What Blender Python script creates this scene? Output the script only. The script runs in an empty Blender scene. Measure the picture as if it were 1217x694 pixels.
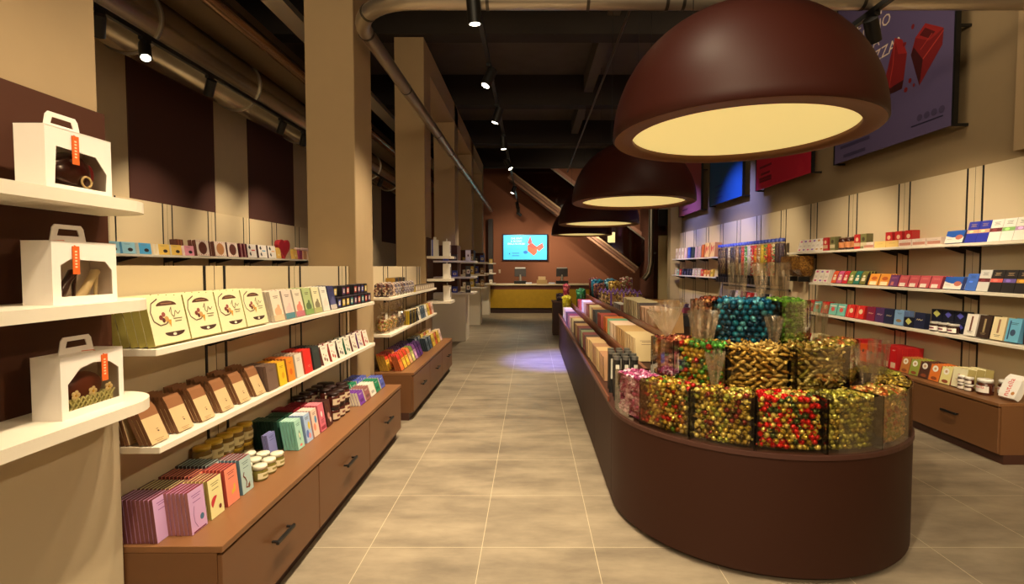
import bpy, math, random
from mathutils import Vector, Matrix, Euler
random.seed(7)
PI = math.pi
C = bpy.context.scene.collection
sc = bpy.context.scene

# ------------------------------------------------------------------ materials
def lin(c):
    return tuple(((v/255)/12.92 if v/255 <= .04045 else ((v/255+.055)/1.055)**2.4) for v in c) + (1,)
_mats = {}
def col(r, g, b, rough=.55, metal=0., emit=0., spec=.5, noise=0., bump=0., nscale=8., coat=0.):
    k = (r, g, b, rough, metal, emit, spec, noise, bump, nscale, coat)
    if k in _mats: return _mats[k]
    m = bpy.data.materials.new('paint_%d_%d_%d' % (r, g, b)); m.use_nodes = True
    n = m.node_tree.nodes; L = m.node_tree.links; p = n['Principled BSDF']
    p.inputs['Base Color'].default_value = lin((r, g, b))
    p.inputs['Roughness'].default_value = rough; p.inputs['Metallic'].default_value = metal
    p.inputs['Specular IOR Level'].default_value = spec
    if coat: p.inputs['Coat Weight'].default_value = coat; p.inputs['Coat Roughness'].default_value = .15
    if emit:
        p.inputs['Emission Color'].default_value = lin((r, g, b)); p.inputs['Emission Strength'].default_value = emit
    if noise or bump:
        tc = n.new('ShaderNodeTexCoord'); ns = n.new('ShaderNodeTexNoise'); ns.inputs['Scale'].default_value = nscale; ns.inputs['Detail'].default_value = 5
        L.new(tc.outputs['Object'], ns.inputs['Vector'])
        if noise:
            mx = n.new('ShaderNodeMix'); mx.data_type = 'RGBA'
            a = lin((r, g, b)); mx.inputs[6].default_value = tuple(v*(1-noise) for v in a[:3])+(1,); mx.inputs[7].default_value = tuple(min(1, v*(1+noise)) for v in a[:3])+(1,)
            L.new(ns.outputs['Fac'], mx.inputs[0]); L.new(mx.outputs[2], p.inputs['Base Color'])
        if bump:
            bp = n.new('ShaderNodeBump'); bp.inputs['Strength'].default_value = bump; bp.inputs['Distance'].default_value = .02
            L.new(ns.outputs['Fac'], bp.inputs['Height']); L.new(bp.outputs['Normal'], p.inputs['Normal'])
    _mats[k] = m
    return m
def clear(name, tint=(255, 250, 240), fac=.12, rough=.08, bump=0.):
    if name in _mats: return _mats[name]
    m = bpy.data.materials.new(name); m.use_nodes = True; n = m.node_tree.nodes; L = m.node_tree.links
    n.remove(n['Principled BSDF']); out = n['Material Output']
    t = n.new('ShaderNodeBsdfTransparent'); t.inputs['Color'].default_value = lin(tint)
    g = n.new('ShaderNodeBsdfGlossy'); g.inputs['Roughness'].default_value = rough; g.inputs['Color'].default_value = (1, 1, 1, 1)
    mx = n.new('ShaderNodeMixShader'); lw = n.new('ShaderNodeLayerWeight'); lw.inputs['Blend'].default_value = .35
    mr = n.new('ShaderNodeMath'); mr.operation = 'MULTIPLY_ADD'; mr.inputs[1].default_value = .35; mr.inputs[2].default_value = fac*.12
    L.new(lw.outputs['Fresnel'], mr.inputs[0]); L.new(mr.outputs[0], mx.inputs['Fac']); L.new(t.outputs[0], mx.inputs[1]); L.new(g.outputs[0], mx.inputs[2])
    L.new(mx.outputs[0], out.inputs['Surface'])
    if bump:
        ns = n.new('ShaderNodeTexNoise'); ns.inputs['Scale'].default_value = 25; bp = n.new('ShaderNodeBump'); bp.inputs['Strength'].default_value = bump
        tc = n.new('ShaderNodeTexCoord'); L.new(tc.outputs['Object'], ns.inputs['Vector']); L.new(ns.outputs['Fac'], bp.inputs['Height']); L.new(bp.outputs['Normal'], g.inputs['Normal'])
    _mats[name] = m
    return m
def film(name, tint, white=.2):
    """crinkled cellophane: mostly see-through, a little milky, glossy"""
    if name in _mats: return _mats[name]
    m = clear(name, tint, .25, .2, .6); n = m.node_tree.nodes; L = m.node_tree.links; out = n['Material Output']
    prev = out.inputs['Surface'].links[0].from_socket
    d = n.new('ShaderNodeBsdfTranslucent'); d.inputs['Color'].default_value = lin((255, 240, 215)); mx = n.new('ShaderNodeMixShader'); mx.inputs['Fac'].default_value = white
    L.new(prev, mx.inputs[1]); L.new(d.outputs[0], mx.inputs[2]); L.new(mx.outputs[0], out.inputs['Surface'])
    return m
def mix(name, cols, scale=40., rough=.35, metal=0., bump=.8):
    """heaped small sweets: one colour per cell"""
    if name in _mats: return _mats[name]
    m = bpy.data.materials.new(name); m.use_nodes = True; n = m.node_tree.nodes; L = m.node_tree.links; p = n['Principled BSDF']
    p.inputs['Roughness'].default_value = rough; p.inputs['Metallic'].default_value = metal
    tc = n.new('ShaderNodeTexCoord'); v = n.new('ShaderNodeTexVoronoi'); v.inputs['Scale'].default_value = scale; L.new(tc.outputs['Object'], v.inputs['Vector'])
    sp = n.new('ShaderNodeSeparateColor'); L.new(v.outputs['Color'], sp.inputs[0])
    r = n.new('ShaderNodeValToRGB'); r.color_ramp.interpolation = 'CONSTANT'; L.new(sp.outputs[0], r.inputs[0])
    e = r.color_ramp.elements
    for i, c in enumerate(cols):
        q = e[i] if i < 2 else e.new(i/len(cols))
        q.position = i/len(cols); q.color = lin(c)
    L.new(r.outputs[0], p.inputs['Base Color'])
    b = n.new('ShaderNodeBump'); b.inputs['Strength'].default_value = bump; b.inputs['Distance'].default_value = .01; b.invert = True
    L.new(v.outputs['Distance'], b.inputs['Height']); L.new(b.outputs['Normal'], p.inputs['Normal'])
    _mats[name] = m
    return m
def foil(name, cols, rough=.26, metal=.55):
    """twisted foil wrapper: each sweet takes one of COLS"""
    if name in _mats: return _mats[name]
    m = bpy.data.materials.new(name); m.use_nodes = True; n = m.node_tree.nodes; L = m.node_tree.links; p = n['Principled BSDF']
    p.inputs['Roughness'].default_value = rough; p.inputs['Metallic'].default_value = metal
    oi = n.new('ShaderNodeObjectInfo'); tc = n.new('ShaderNodeTexCoord'); v = n.new('ShaderNodeTexVoronoi'); v.inputs['Scale'].default_value = 55
    r = n.new('ShaderNodeValToRGB'); r.color_ramp.interpolation = 'CONSTANT'
    ad = n.new('ShaderNodeMath'); ad.operation = 'MULTIPLY_ADD'; ad.inputs[1].default_value = .08
    fr = n.new('ShaderNodeMath'); fr.operation = 'FRACT'; sp = n.new('ShaderNodeSeparateColor')
    L.new(tc.outputs['Object'], v.inputs['Vector']); L.new(v.outputs['Color'], sp.inputs[0]); L.new(sp.outputs[0], ad.inputs[0]); L.new(oi.outputs['Random'], ad.inputs[2])
    L.new(ad.outputs[0], fr.inputs[0]); L.new(fr.outputs[0], r.inputs[0]); L.new(r.outputs[0], p.inputs['Base Color'])
    e = r.color_ramp.elements
    for i, c in enumerate(cols):
        q = e[i] if i < 2 else e.new(i/len(cols))
        q.position = i/len(cols); q.color = lin(c)
    ns = n.new('ShaderNodeTexNoise'); ns.inputs['Scale'].default_value = 120; b = n.new('ShaderNodeBump'); b.inputs['Strength'].default_value = .5; b.inputs['Distance'].default_value = .004
    L.new(tc.outputs['Object'], ns.inputs['Vector']); L.new(ns.outputs['Fac'], b.inputs['Height']); L.new(b.outputs['Normal'], p.inputs['Normal'])
    _mats[name] = m
    return m
def tiles(name='floor_tiles'):
    m = bpy.data.materials.new(name); m.use_nodes = True; n = m.node_tree.nodes; L = m.node_tree.links; p = n['Principled BSDF']
    tc = n.new('ShaderNodeTexCoord'); mp = n.new('ShaderNodeMapping'); mp.inputs['Location'].default_value = (.2625, -.195, 0); L.new(tc.outputs['Object'], mp.inputs['Vector'])
    sx = n.new('ShaderNodeSeparateXYZ'); L.new(mp.outputs[0], sx.inputs[0])
    ds = []
    for a in ('X', 'Y'):
        d = n.new('ShaderNodeMath'); d.operation = 'PINGPONG'; d.inputs[1].default_value = .3; L.new(sx.outputs[a], d.inputs[0]); ds.append(d)
    mn = n.new('ShaderNodeMath'); mn.operation = 'MINIMUM'; L.new(ds[0].outputs[0], mn.inputs[0]); L.new(ds[1].outputs[0], mn.inputs[1])
    lt = n.new('ShaderNodeMath'); lt.operation = 'LESS_THAN'; lt.inputs[1].default_value = .0016; L.new(mn.outputs[0], lt.inputs[0])
    ns = n.new('ShaderNodeTexNoise'); ns.inputs['Scale'].default_value = 2.2; ns.inputs['Detail'].default_value = 8; ns.inputs['Roughness'].default_value = .62
    m2 = n.new('ShaderNodeMapping'); m2.inputs['Scale'].default_value = (.8, 2.2, 1); L.new(tc.outputs['Object'], m2.inputs['Vector']); L.new(m2.outputs[0], ns.inputs['Vector'])
    r = n.new('ShaderNodeValToRGB'); r.color_ramp.elements[0].position = .32; r.color_ramp.elements[1].position = .68
    r.color_ramp.elements[0].color = lin((118, 106, 90)); r.color_ramp.elements[1].color = lin((163, 148, 125)); L.new(ns.outputs['Fac'], r.inputs[0])
    mx = n.new('ShaderNodeMix'); mx.data_type = 'RGBA'; mx.inputs[7].default_value = lin((205, 190, 160)); L.new(lt.outputs[0], mx.inputs[0]); L.new(r.outputs[0], mx.inputs[6]); L.new(mx.outputs[2], p.inputs['Base Color'])
    p.inputs['Roughness'].default_value = .42
    return m

WHITE = col(236, 226, 206, .5); BEIGE = col(196, 176, 142, .8, noise=.05); PILLAR = col(176, 150, 112, .8, noise=.04)
PANEL = col(208, 188, 152, .6); BROWN = col(112, 74, 44, .45, noise=.04); DBROWN = col(66, 36, 26, .5); CHOC = col(76, 40, 22, .65, spec=.3)
BLACK = col(16, 15, 15, .45); STEEL = col(190, 182, 165, .32, .85, bump=.05, nscale=2); DARK = col(30, 24, 22, .7)
CONC = col(92, 82, 70, .85, noise=.25, nscale=3); BEAM = col(44, 36, 30, .85, noise=.2, nscale=3)
ACRYL = clear('clear_acrylic', (250, 248, 240), .1, .05); GLASSM = clear('pane_glass', (225, 222, 210), .3, .05)
CELLO = film('cellophane', (252, 250, 246), .03); CELLO2 = film('crinkled_cellophane', (250, 246, 240), .05)

# ------------------------------------------------------------------ mesh building
def frame(p, d):
    d = Vector(d).normalized(); a = Vector((0, 0, 1)) if abs(d.z) < .9 else Vector((1, 0, 0))
    u = d.cross(a).normalized(); return u, d.cross(u).normalized()
class MB:
    def __init__(s): s.v = []; s.f = []; s.m = []; s.s = []; s.mats = []
    def mi(s, m):
        if m not in s.mats: s.mats.append(m)
        return s.mats.index(m)
    def add(s, vs, fs, m, smooth=False, mx=None):
        b = len(s.v); k = s.mi(m)
        s.v += [tuple(mx @ Vector(v)) if mx else tuple(v) for v in vs]
        for f in fs: s.f.append(tuple(b+i for i in f)); s.m.append(k); s.s.append(smooth)
        return s
    def box(s, x0, x1, y0, y1, z0, z1, m, top=None, front=None, mx=None):
        v = [(x0,y0,z0),(x1,y0,z0),(x1,y1,z0),(x0,y1,z0),(x0,y0,z1),(x1,y0,z1),(x1,y1,z1),(x0,y1,z1)]
        s.add(v, [(0,3,2,1),(1,2,6,5),(2,3,7,6),(3,0,4,7)], m, mx=mx)
        b = len(s.v)-8
        for f, mm in (((4,5,6,7), top or m), ((0,1,5,4), front or m)):
            s.f.append(tuple(b+i for i in f)); s.m.append(s.mi(mm)); s.s.append(False)
        return s
    def rbox(s, x0, x1, y0, y1, z0, z1, m, r=.004):
        """box with small chamfers on every edge"""
        X = (x0, x1); Y = (y0, y1); Z = (z0, z1); vs = []; idx = {}
        for i in (0, 1):
            for j in (0, 1):
                for k in (0, 1):
                    sx, sy, sz = (1-2*i), (1-2*j), (1-2*k)
                    for a in range(3):
                        p = [X[i]+sx*r, Y[j]+sy*r, Z[k]+sz*r]; p[a] = (X[i], Y[j], Z[k])[a]
                        idx[i, j, k, a] = len(vs); vs.append(tuple(p))
        F = []
        for a in range(3):
            b, c = [q for q in range(3) if q != a]
            for e in (0, 1):
                q = []
                for (u, w) in ((0,0),(1,0),(1,1),(0,1)):
                    t = [0,0,0]; t[a] = e; t[b] = u; t[c] = w; q.append(idx[t[0],t[1],t[2],a])
                F.append(q)
        for a in range(3):
            b, c = [q for q in range(3) if q != a]
            for u in (0, 1):
                for w in (0, 1):
                    t0 = [0,0,0]; t0[b] = u; t0[c] = w; t1 = list(t0); t1[a] = 1
                    F.append([idx[(*t0, b)], idx[(*t0, c)], idx[(*t1, c)], idx[(*t1, b)]])
        for i in (0, 1):
            for j in (0, 1):
                for k in (0, 1): F.append([idx[i,j,k,0], idx[i,j,k,1], idx[i,j,k,2]])
        ce = Vector(((x0+x1)/2, (y0+y1)/2, (z0+z1)/2)); out = []
        for f in F:
            p = [Vector(vs[q]) for q in f]; nn = (p[1]-p[0]).cross(p[2]-p[0]); cc = sum(p, Vector())/len(p)
            out.append(f if nn.dot(cc-ce) > 0 else f[::-1])
        return s.add(vs, out, m)
    def cyl(s, p0, p1, r, m, n=12, r1=None, caps=True, smooth=True):
        p0 = Vector(p0); p1 = Vector(p1); u, w = frame(p0, p1-p0); r1 = r if r1 is None else r1
        vs = [p0+(u*math.cos(2*PI*i/n)+w*math.sin(2*PI*i/n))*r for i in range(n)] + [p1+(u*math.cos(2*PI*i/n)+w*math.sin(2*PI*i/n))*r1 for i in range(n)]
        s.add(vs, [((i+1)%n, i, n+i, n+(i+1)%n) for i in range(n)], m, smooth)
        if caps: s.add(vs, [tuple(range(n)), tuple(range(2*n-1, n-1, -1))], m)
        return s
    def tube(s, pts, r, m, n=12):
        pts = [Vector(p) for p in pts]; rings = []; pu = None
        for i, p in enumerate(pts):
            d = (pts[min(i+1, len(pts)-1)]-pts[max(i-1, 0)]).normalized()
            if pu is None: u, w = frame(p, d)
            else: u = (pu-d*pu.dot(d)).normalized(); w = d.cross(u)
            pu = u; rr = r[i] if isinstance(r, (list, tuple)) else r
            rings.append([p+(u*math.cos(2*PI*k/n)+w*math.sin(2*PI*k/n))*rr for k in range(n)])
        vs = [v for q in rings for v in q]
        s.add(vs, [(a*n+k, a*n+(k+1)%n, (a+1)*n+(k+1)%n, (a+1)*n+k) for a in range(len(pts)-1) for k in range(n)], m, True)
        s.add(rings[0]+rings[-1], [tuple(range(n-1, -1, -1)), tuple(range(n, 2*n))], m)
        return s
    def lathe(s, prof, m, n=24, c=(0,0,0), smooth=True, a0=0, a1=2*PI):
        full = abs(a1-a0-2*PI) < 1e-6; k = n if full else n+1
        vs = [(c[0]+r*math.cos(a0+(a1-a0)*i/n), c[1]+r*math.sin(a0+(a1-a0)*i/n), c[2]+z) for r, z in prof for i in range(k)]
        s.add(vs, [(a*k+i, a*k+(i+1)%k, (a+1)*k+(i+1)%k, (a+1)*k+i) for a in range(len(prof)-1) for i in range(n)], m, smooth)
        return s
    def disc(s, r, z, m, n=24, c=(0,0,0), up=True):
        vs = [(c[0]+r*math.cos(2*PI*i/n), c[1]+r*math.sin(2*PI*i/n), c[2]+z) for i in range(n)]
        return s.add(vs, [tuple(range(n)) if up else tuple(range(n-1, -1, -1))], m)
    def prism(s, poly, z0, z1, m, mx=None, smooth=False):
        n = len(poly); vs = [(x, y, z0) for x, y in poly]+[(x, y, z1) for x, y in poly]
        s.add(vs, [tuple(range(n-1, -1, -1)), tuple(range(n, 2*n))], m, mx=mx)
        return s.add(vs, [(i, (i+1)%n, n+(i+1)%n, n+i) for i in range(n)], m, smooth, mx=mx)
    def ball(s, c, r, m, n=10, k=7, sc3=(1,1,1)):
        vs = []; 
        for a in range(k+1):
            t = PI*a/k
            for i in range(n): vs.append((c[0]+r*sc3[0]*math.sin(t)*math.cos(2*PI*i/n), c[1]+r*sc3[1]*math.sin(t)*math.sin(2*PI*i/n), c[2]+r*sc3[2]*math.cos(t)))
        return s.add(vs, [(a*n+(i+1)%n, a*n+i, (a+1)*n+i, (a+1)*n+(i+1)%n) for a in range(k) for i in range(n)], m, True)
    def mesh(s, name):
        me = bpy.data.meshes.new(name); me.from_pydata(s.v, [], s.f)
        for m in s.mats: me.materials.append(m)
        me.polygons.foreach_set('material_index', s.m); me.polygons.foreach_set('use_smooth', s.s); me.update()
        return me
    def build(s, name, parent=None, loc=(0,0,0), rot=(0,0,0)):
        o = bpy.data.objects.new(name, s.mesh(name)); C.objects.link(o); o.location = loc; o.rotation_euler = rot
        if parent: o.parent = parent
        return o
_flat = {}
def flat_text(t, size=1., align='CENTER'):
    k = (t, align)
    if k not in _flat:
        cu = bpy.data.curves.new('lettering', 'FONT'); cu.body = t; cu.align_x = align; cu.align_y = 'CENTER'; cu.resolution_u = 2
        o = bpy.data.objects.new('lettering', cu); C.objects.link(o)
        dg = bpy.context.evaluated_depsgraph_get(); dg.update(); me = bpy.data.meshes.new_from_object(o.evaluated_get(dg))
        _flat[k] = ([tuple(v.co) for v in me.vertices], [tuple(p.vertices) for p in me.polygons])
        bpy.data.objects.remove(o); bpy.data.meshes.remove(me); bpy.data.curves.remove(cu)
    return _flat[k]
def flat_loops(loops, depth):
    """flat shape with holes, in the XY plane, DEPTH thick"""
    cu = bpy.data.curves.new('outline', 'CURVE'); cu.dimensions = '2D'; cu.fill_mode = 'BOTH'; cu.extrude = depth/2
    for lp in loops:
        sp = cu.splines.new('POLY'); sp.points.add(len(lp)-1); sp.use_cyclic_u = True
        for q, (x, y) in zip(sp.points, lp): q.co = (x, y, 0, 1)
    o = bpy.data.objects.new('outline', cu); C.objects.link(o); dg = bpy.context.evaluated_depsgraph_get(); dg.update()
    me = bpy.data.meshes.new_from_object(o.evaluated_get(dg)); r = ([tuple(v.co) for v in me.vertices], [tuple(p.vertices) for p in me.polygons])
    bpy.data.objects.remove(o); bpy.data.meshes.remove(me); bpy.data.curves.remove(cu)
    return r
UP = Matrix(((1,0,0,0),(0,0,-1,0),(0,1,0,0),(0,0,0,1)))      # XY drawing -> XZ plane facing -Y
def decals(mb, w, h, yf, D):
    """printed artwork on a front face at y = yf, coordinates as fractions of the face"""
    for i, d in enumerate(D):
        y = yf-.00014*(i+1); k = d[0]; m = d[-1] if not isinstance(d[-1], tuple) else col(*d[-1])
        if k == 'r':
            x, z, a, b = (d[1]-.5)*w, d[2]*h, d[3]*w/2, d[4]*h/2
            mb.add([(x-a,y,z-b),(x+a,y,z-b),(x+a,y,z+b),(x-a,y,z+b)], [(0,1,2,3)], m)
        elif k == 'e':
            x, z, a, b = (d[1]-.5)*w, d[2]*h, d[3]*w, d[4]*h; a0, a1 = (d[5], d[6]) if len(d) > 6 else (0, 2*PI)
            mb.add([(x+a*math.cos(a0+(a1-a0)*j/18), y, z+b*math.sin(a0+(a1-a0)*j/18)) for j in range(19 if a1-a0 < 6.2 else 18)], [tuple(range(19 if a1-a0 < 6.2 else 18))], m)
        elif k == 'p': mb.add([((px-.5)*w, y, pz*h) for px, pz in d[1]], [tuple(range(len(d[1])))], m)
        elif k == 't':
            v, f = flat_text(d[1]); s_ = d[4]; rot = d[5] if len(d) > 6 else 0
            mb.add(v, f, m, mx=Matrix.Translation(((d[2]-.5)*w, y, d[3]*h)) @ UP @ Matrix.Rotation(rot, 4, 'Z') @ Matrix.Scale(s_, 4))
        elif k == 'T':
            v, f = flat_text(d[1], 1., 'LEFT'); mb.add(v, f, m, mx=Matrix.Translation(((d[2]-.5)*w, y, d[3]*h)) @ UP @ Matrix.Scale(d[4], 4))
        elif k == 'c':   # thin curved line through points
            P = [((px-.5)*w, pz*h) for px, pz in d[1]]; t = d[2]
            for (x0, z0), (x1, z1) in zip(P, P[1:]):
                dx, dz = x1-x0, z1-z0; l = math.hypot(dx, dz) or 1; nx, nz = -dz/l*t, dx/l*t
                mb.add([(x0+nx,y,z0+nz),(x0-nx,y,z0-nz),(x1-nx,y,z1-nz),(x1+nx,y,z1+nz)], [(0,1,2,3)], m)
        elif k == 'l':   # fine print: short strokes
            x, z, a, rows = (d[1]-.5)*w, d[2]*h, d[3]*w, d[4]
            for q in range(rows):
                zz = z-q*h*.055; aa = a*(1-.25*(q % 2))/2
                mb.add([(x-aa,y,zz),(x+aa,y,zz),(x+aa,y,zz+h*.018),(x-aa,y,zz+h*.018)], [(0,1,2,3)], m)

# ------------------------------------------------------------------ things
def tag(o, label, cat, group=None, kind=None):
    if label: o['label'] = label
    if cat: o['category'] = cat
    if group: o['group'] = group
    if kind: o['kind'] = kind
    return o
def empty(name, loc=(0,0,0), rot=(0,0,0)):
    o = bpy.data.objects.new(name, None); C.objects.link(o); o.location = loc; o.rotation_euler = rot; o.empty_display_size = .05
    return o
def dup(root, loc, rot=None):
    r = root.copy(); C.objects.link(r); r.location = loc
    for k in ('label', 'category', 'group'):
        if k in r and k != 'category': del r[k]
    if rot is not None: r.rotation_euler = rot
    for ch in list(root.children):
        c = ch.copy(); C.objects.link(c); c.parent = r
        for g in list(ch.children):
            d = g.copy(); C.objects.link(d); d.parent = c
    return r
def structure(o): o['kind'] = 'structure'; return o

# labels are settled once everything stands: several of one look on one board are numbered along it
PLACED = {}
ORD = 'first second third fourth fifth sixth seventh eighth ninth tenth'.split()
def note(o, desc, where, front): PLACED.setdefault((desc, where, front), []).append(o)
def settle():
    for (desc, where, front), os_ in PLACED.items():
        if front:
            os_.sort(key=lambda o: o.location.y)
            for i, o in enumerate(os_):
                if len(os_) == 1: o['label'] = f'{desc} on {where}'
                elif len(os_) <= 10: o['label'] = f'{desc} on {where}, {ORD[i]} one along'
                else: o['label'] = f'{desc} in the row on {where}'
                if len(os_) > 1: o['group'] = f'{desc} on {where}'
        else:
            for o in os_: o['label'] = f'{desc} filed behind others on {where}'; o['group'] = f'{desc} filed on {where}'
PROTO = {}; CATOF = {}
def placed(key, make, loc, rot, cat):
    """the first call keeps the thing it builds, later calls copy it"""
    if key in PROTO: o = dup(PROTO[key], loc, rot)
    else:
        o = make(); PROTO[key] = o; o.location = loc; o.rotation_euler = rot
    o['category'] = cat
    return o
ROT = {'E': PI/2, 'W': -PI/2, 'S': 0., 'N': PI}
OUT = {'E': (1, 0), 'W': (-1, 0), 'S': (0, -1), 'N': (0, 1)}
LOOKS = {}; DEF = ['chocolate_box']
def look(key, desc, w, h, t, front, side=None, top=None, D=(), name=None, cat='box', shape='box'):
    LOOKS[key] = (desc, w, h, t, front, side or front, top or side or front, D, name or DEF[0], cat, shape)
def make_look(key):
    desc, w, h, t, fc, sd, tp, D, name, cat, shape = LOOKS[key]
    F, S, T = col(*fc, .42), col(*sd, .45), col(*tp, .45); mb = MB()
    if shape == 'box':
        mb.box(-w/2, w/2, -t/2, t/2, 0, h, S, T, F); decals(mb, w, h, -t/2, D)
    elif shape == 'pouch':   # flat bag, folded and thin at the top
        hw = w/2
        vs = [(-hw,-t/2,0),(hw,-t/2,0),(hw,t/2,0),(-hw,t/2,0),(-hw,-t/2,h*.8),(hw,-t/2,h*.8),(hw,t/2,h*.8),(-hw,t/2,h*.8),(-hw*.96,-t*.12,h),(hw*.96,-t*.12,h),(hw*.96,t*.12,h),(-hw*.96,t*.12,h)]
        mb.add(vs, [(0,3,2,1),(1,2,6,5),(3,0,4,7),(2,3,7,6),(5,6,10,9),(7,4,8,11),(6,7,11,10),(8,9,10,11)], S); mb.add(vs, [(0,1,5,4)], F); mb.add(vs, [(4,5,9,8)], T)
        decals(mb, w, h*.8, -t/2, D)
    elif shape == 'tent':    # wedge: thick foot, thin top edge
        vs = [(-w/2,-t/2,0),(w/2,-t/2,0),(w/2,t/2,0),(-w/2,t/2,0),(-w/2,t*.3,h),(w/2,t*.3,h),(w/2,t/2,h),(-w/2,t/2,h)]
        mb.add(vs, [(0,3,2,1),(1,2,6,5),(2,3,7,6),(3,0,4,7),(4,5,6,7)], S); mb.add(vs, [(0,1,5,4)], F)
        sl = Matrix.Shear('XZ', 4, (0, 0))
        sub = MB(); decals(sub, w, h, 0, D)
        for i, f in enumerate(sub.f): mb.add([(sub.v[q][0], sub.v[q][1]-t/2+sub.v[q][2]/h*t*.8, sub.v[q][2]) for q in f], [tuple(range(len(f)))], sub.mats[sub.m[i]])
    return mb.build(name)
def put(key, x, y, z, face='E', n=1, lean=.12, where='', pitch=None, behind=None, desc=None):
    d = LOOKS[key]; t, h = d[3], d[2]; ox, oy = OUT[face]; p = pitch or (t/math.cos(lean)+.003)
    for i in range(n):
        back = (t/2)/math.cos(lean)+i*p+.002; lift = t/2*math.sin(lean)+.0006
        o = placed(key, lambda: make_look(key), (x-ox*back, y-oy*back, z+lift), (-lean, 0, ROT[face]), d[9])
        note(o, desc or d[0], where, i == 0)
# jars: body, lid and label are parts
JARS = {}
def jar_kind(key, desc, r, h, glass, lid, label, cat='jar', name='cream_jar', lidh=.016, band=None):
    JARS[key] = (desc, r, h, glass, lid, label, cat, name, lidh, band)
def make_jar(key):
    desc, r, h, glass, lid, label, cat, name, lh, band = JARS[key]; e = empty(name)
    hb = h-lh
    MB().lathe([(0,0),(r*.92,0),(r,.006),(r,hb-.014),(r*.86,hb-.004),(r*.84,hb)], col(*glass, .12, coat=.6), 18).build('jar_body', e)
    MB().lathe([(r*.84,hb-.002),(r*.93,hb-.002),(r*.93,h-.003),(r*.88,h),(0,h)], col(*lid, .35), 18).build('lid', e)
    k = MB(); a = 1.25
    k.lathe([(r+.0006, hb*.2),(r+.0006, hb*.72)], col(*label, .6), 14, a0=-PI/2-a, a1=-PI/2+a)
    if band: k.lathe([(r+.0012, hb*.38),(r+.0012, hb*.56)], col(*band, .6), 10, a0=-PI/2-.6, a1=-PI/2+.6)
    k.build('jar_label', e)
    return e
def jar(key, x, y, z, face='E', where='', front=True, turn=0):
    o = placed('jar_'+key, lambda: make_jar(key), (x, y, z+.0004), (0, 0, ROT[face]+turn), JARS[key][6]); note(o, JARS[key][0], where, front)
    return o
# ------------------------------------------------------------------ the room
YB = 18.0                                     # back wall
def slab(name, a, m): return structure(MB().box(*a, m).build(name))
o = MB().box(-4.7, 4.4, -3.2, 18.4, -.1, 0, tiles()).build('floor'); structure(o)
slab('wall_left', (-4.7, -4.5, -3.2, 18.2, 0, 5.6), BEIGE)
slab('wall_right', (4.03, 4.23, -3.2, 13.3, 0, 5.6), col(150, 128, 94, .85, noise=.05))
slab('wall_back', (-4.5, 4.4, YB, YB+.2, 0, 5.6), col(126, 76, 50, .8))
slab('wall_front', (-4.5, 4.03, -3.2, -3.0, 0, 5.6), BEIGE)
slab('ceiling', (-4.7, 4.4, -3.2, 18.2, 5.35, 5.5), CONC)
slab('wall_right_end', (3.74, 4.03, 13.3, 13.6, 0, 5.35), BEIGE)
slab('wall_right_rear', (4.23, 4.4, 13.3, 18.0, 0, 5.35), col(96, 58, 38, .8))
slab('wall_right_return', (3.97, 4.03, 3.0, 4.12, 2.45, 5.35), PILLAR) 
for i, y in enumerate((.9, 4.0, 7.06, 10.1, 13.2, 16.3)): structure(MB().box(-4.5, 4.03 if y < 13 else 4.2, y, y+.27, 4.75, 5.35, BEAM).build('ceiling_beam'))
for y0, y1 in ((4.27, 7.06), (7.33, 10.1), (10.37, 13.2)): structure(MB().box(1.06, 1.24, y0, y1, 5.0, 5.35, CONC).build('ceiling_joist'))
# brown stripes on the left wall
for i in range(6):
    y = 3.24+2.35*i
    structure(MB().box(-4.5, -4.485, y, y+1.5, 2.26, 5.35, col(74, 40, 32, .85)).build('trim_%d' % (i+1)))
# pillars between the two aisles
def pillar(y0, y1, top=5.35): structure(MB().rbox(-1.94, -1.52, y0, y1, 0, top, PILLAR, .006).build('pillar'))
PY = [(1.3, 1.765), (4.32, 4.78), (7.15, 7.6), (9.98, 10.45), (12.8, 13.25), (15.5, 15.95)]
for a, b in PY: pillar(a, b, 4.75 if 4 < a or a > 6 else 4.75)
structure(MB().box(-1.94, -1.52, 7.6, 15.5, 4.37, 4.75, PILLAR).build('pillar_beam'))

# the pillar panel beside the camera and its twins down the aisle
def rounded_shelf(name, X0, X1, Y0, Y1, z, label, t=.035, r=.16, group=None):
    P = [(X0, Y0), (X1, Y0)]
    P += [(X1-r+r*math.cos(a), Y1-r+r*math.sin(a)) for a in [i*PI/16 for i in range(9)]] + [(X0, Y1)]
    o = MB().prism(P, z-t, z, WHITE).build(name); tag(o, label, 'shelf', group)
    return o
structure(MB().box(-1.52, -1.505, -.5, 1.772, 1.05, 2.036, CHOC).build('trim_10'))
structure(MB().box(-1.52, -1.5, -.5, 1.782, 0, 1.022, col(196, 178, 146, .6)).build('trim_11'))
structure(MB().box(-1.9, -1.52, -.5, 1.3, 0, 5.35, BEIGE).build('wall_left_return'))
SZ = (1.712, 1.392, 1.06)
for z, w in zip(SZ, ('top', 'middle', 'bottom')):
    rounded_shelf('display_shelf', -1.505, -1.27, -.3, 1.74, z, f'white rounded display shelf, {w} one on the brown pillar panel with gift boxes', group='gift box shelves beside the camera')

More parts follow.
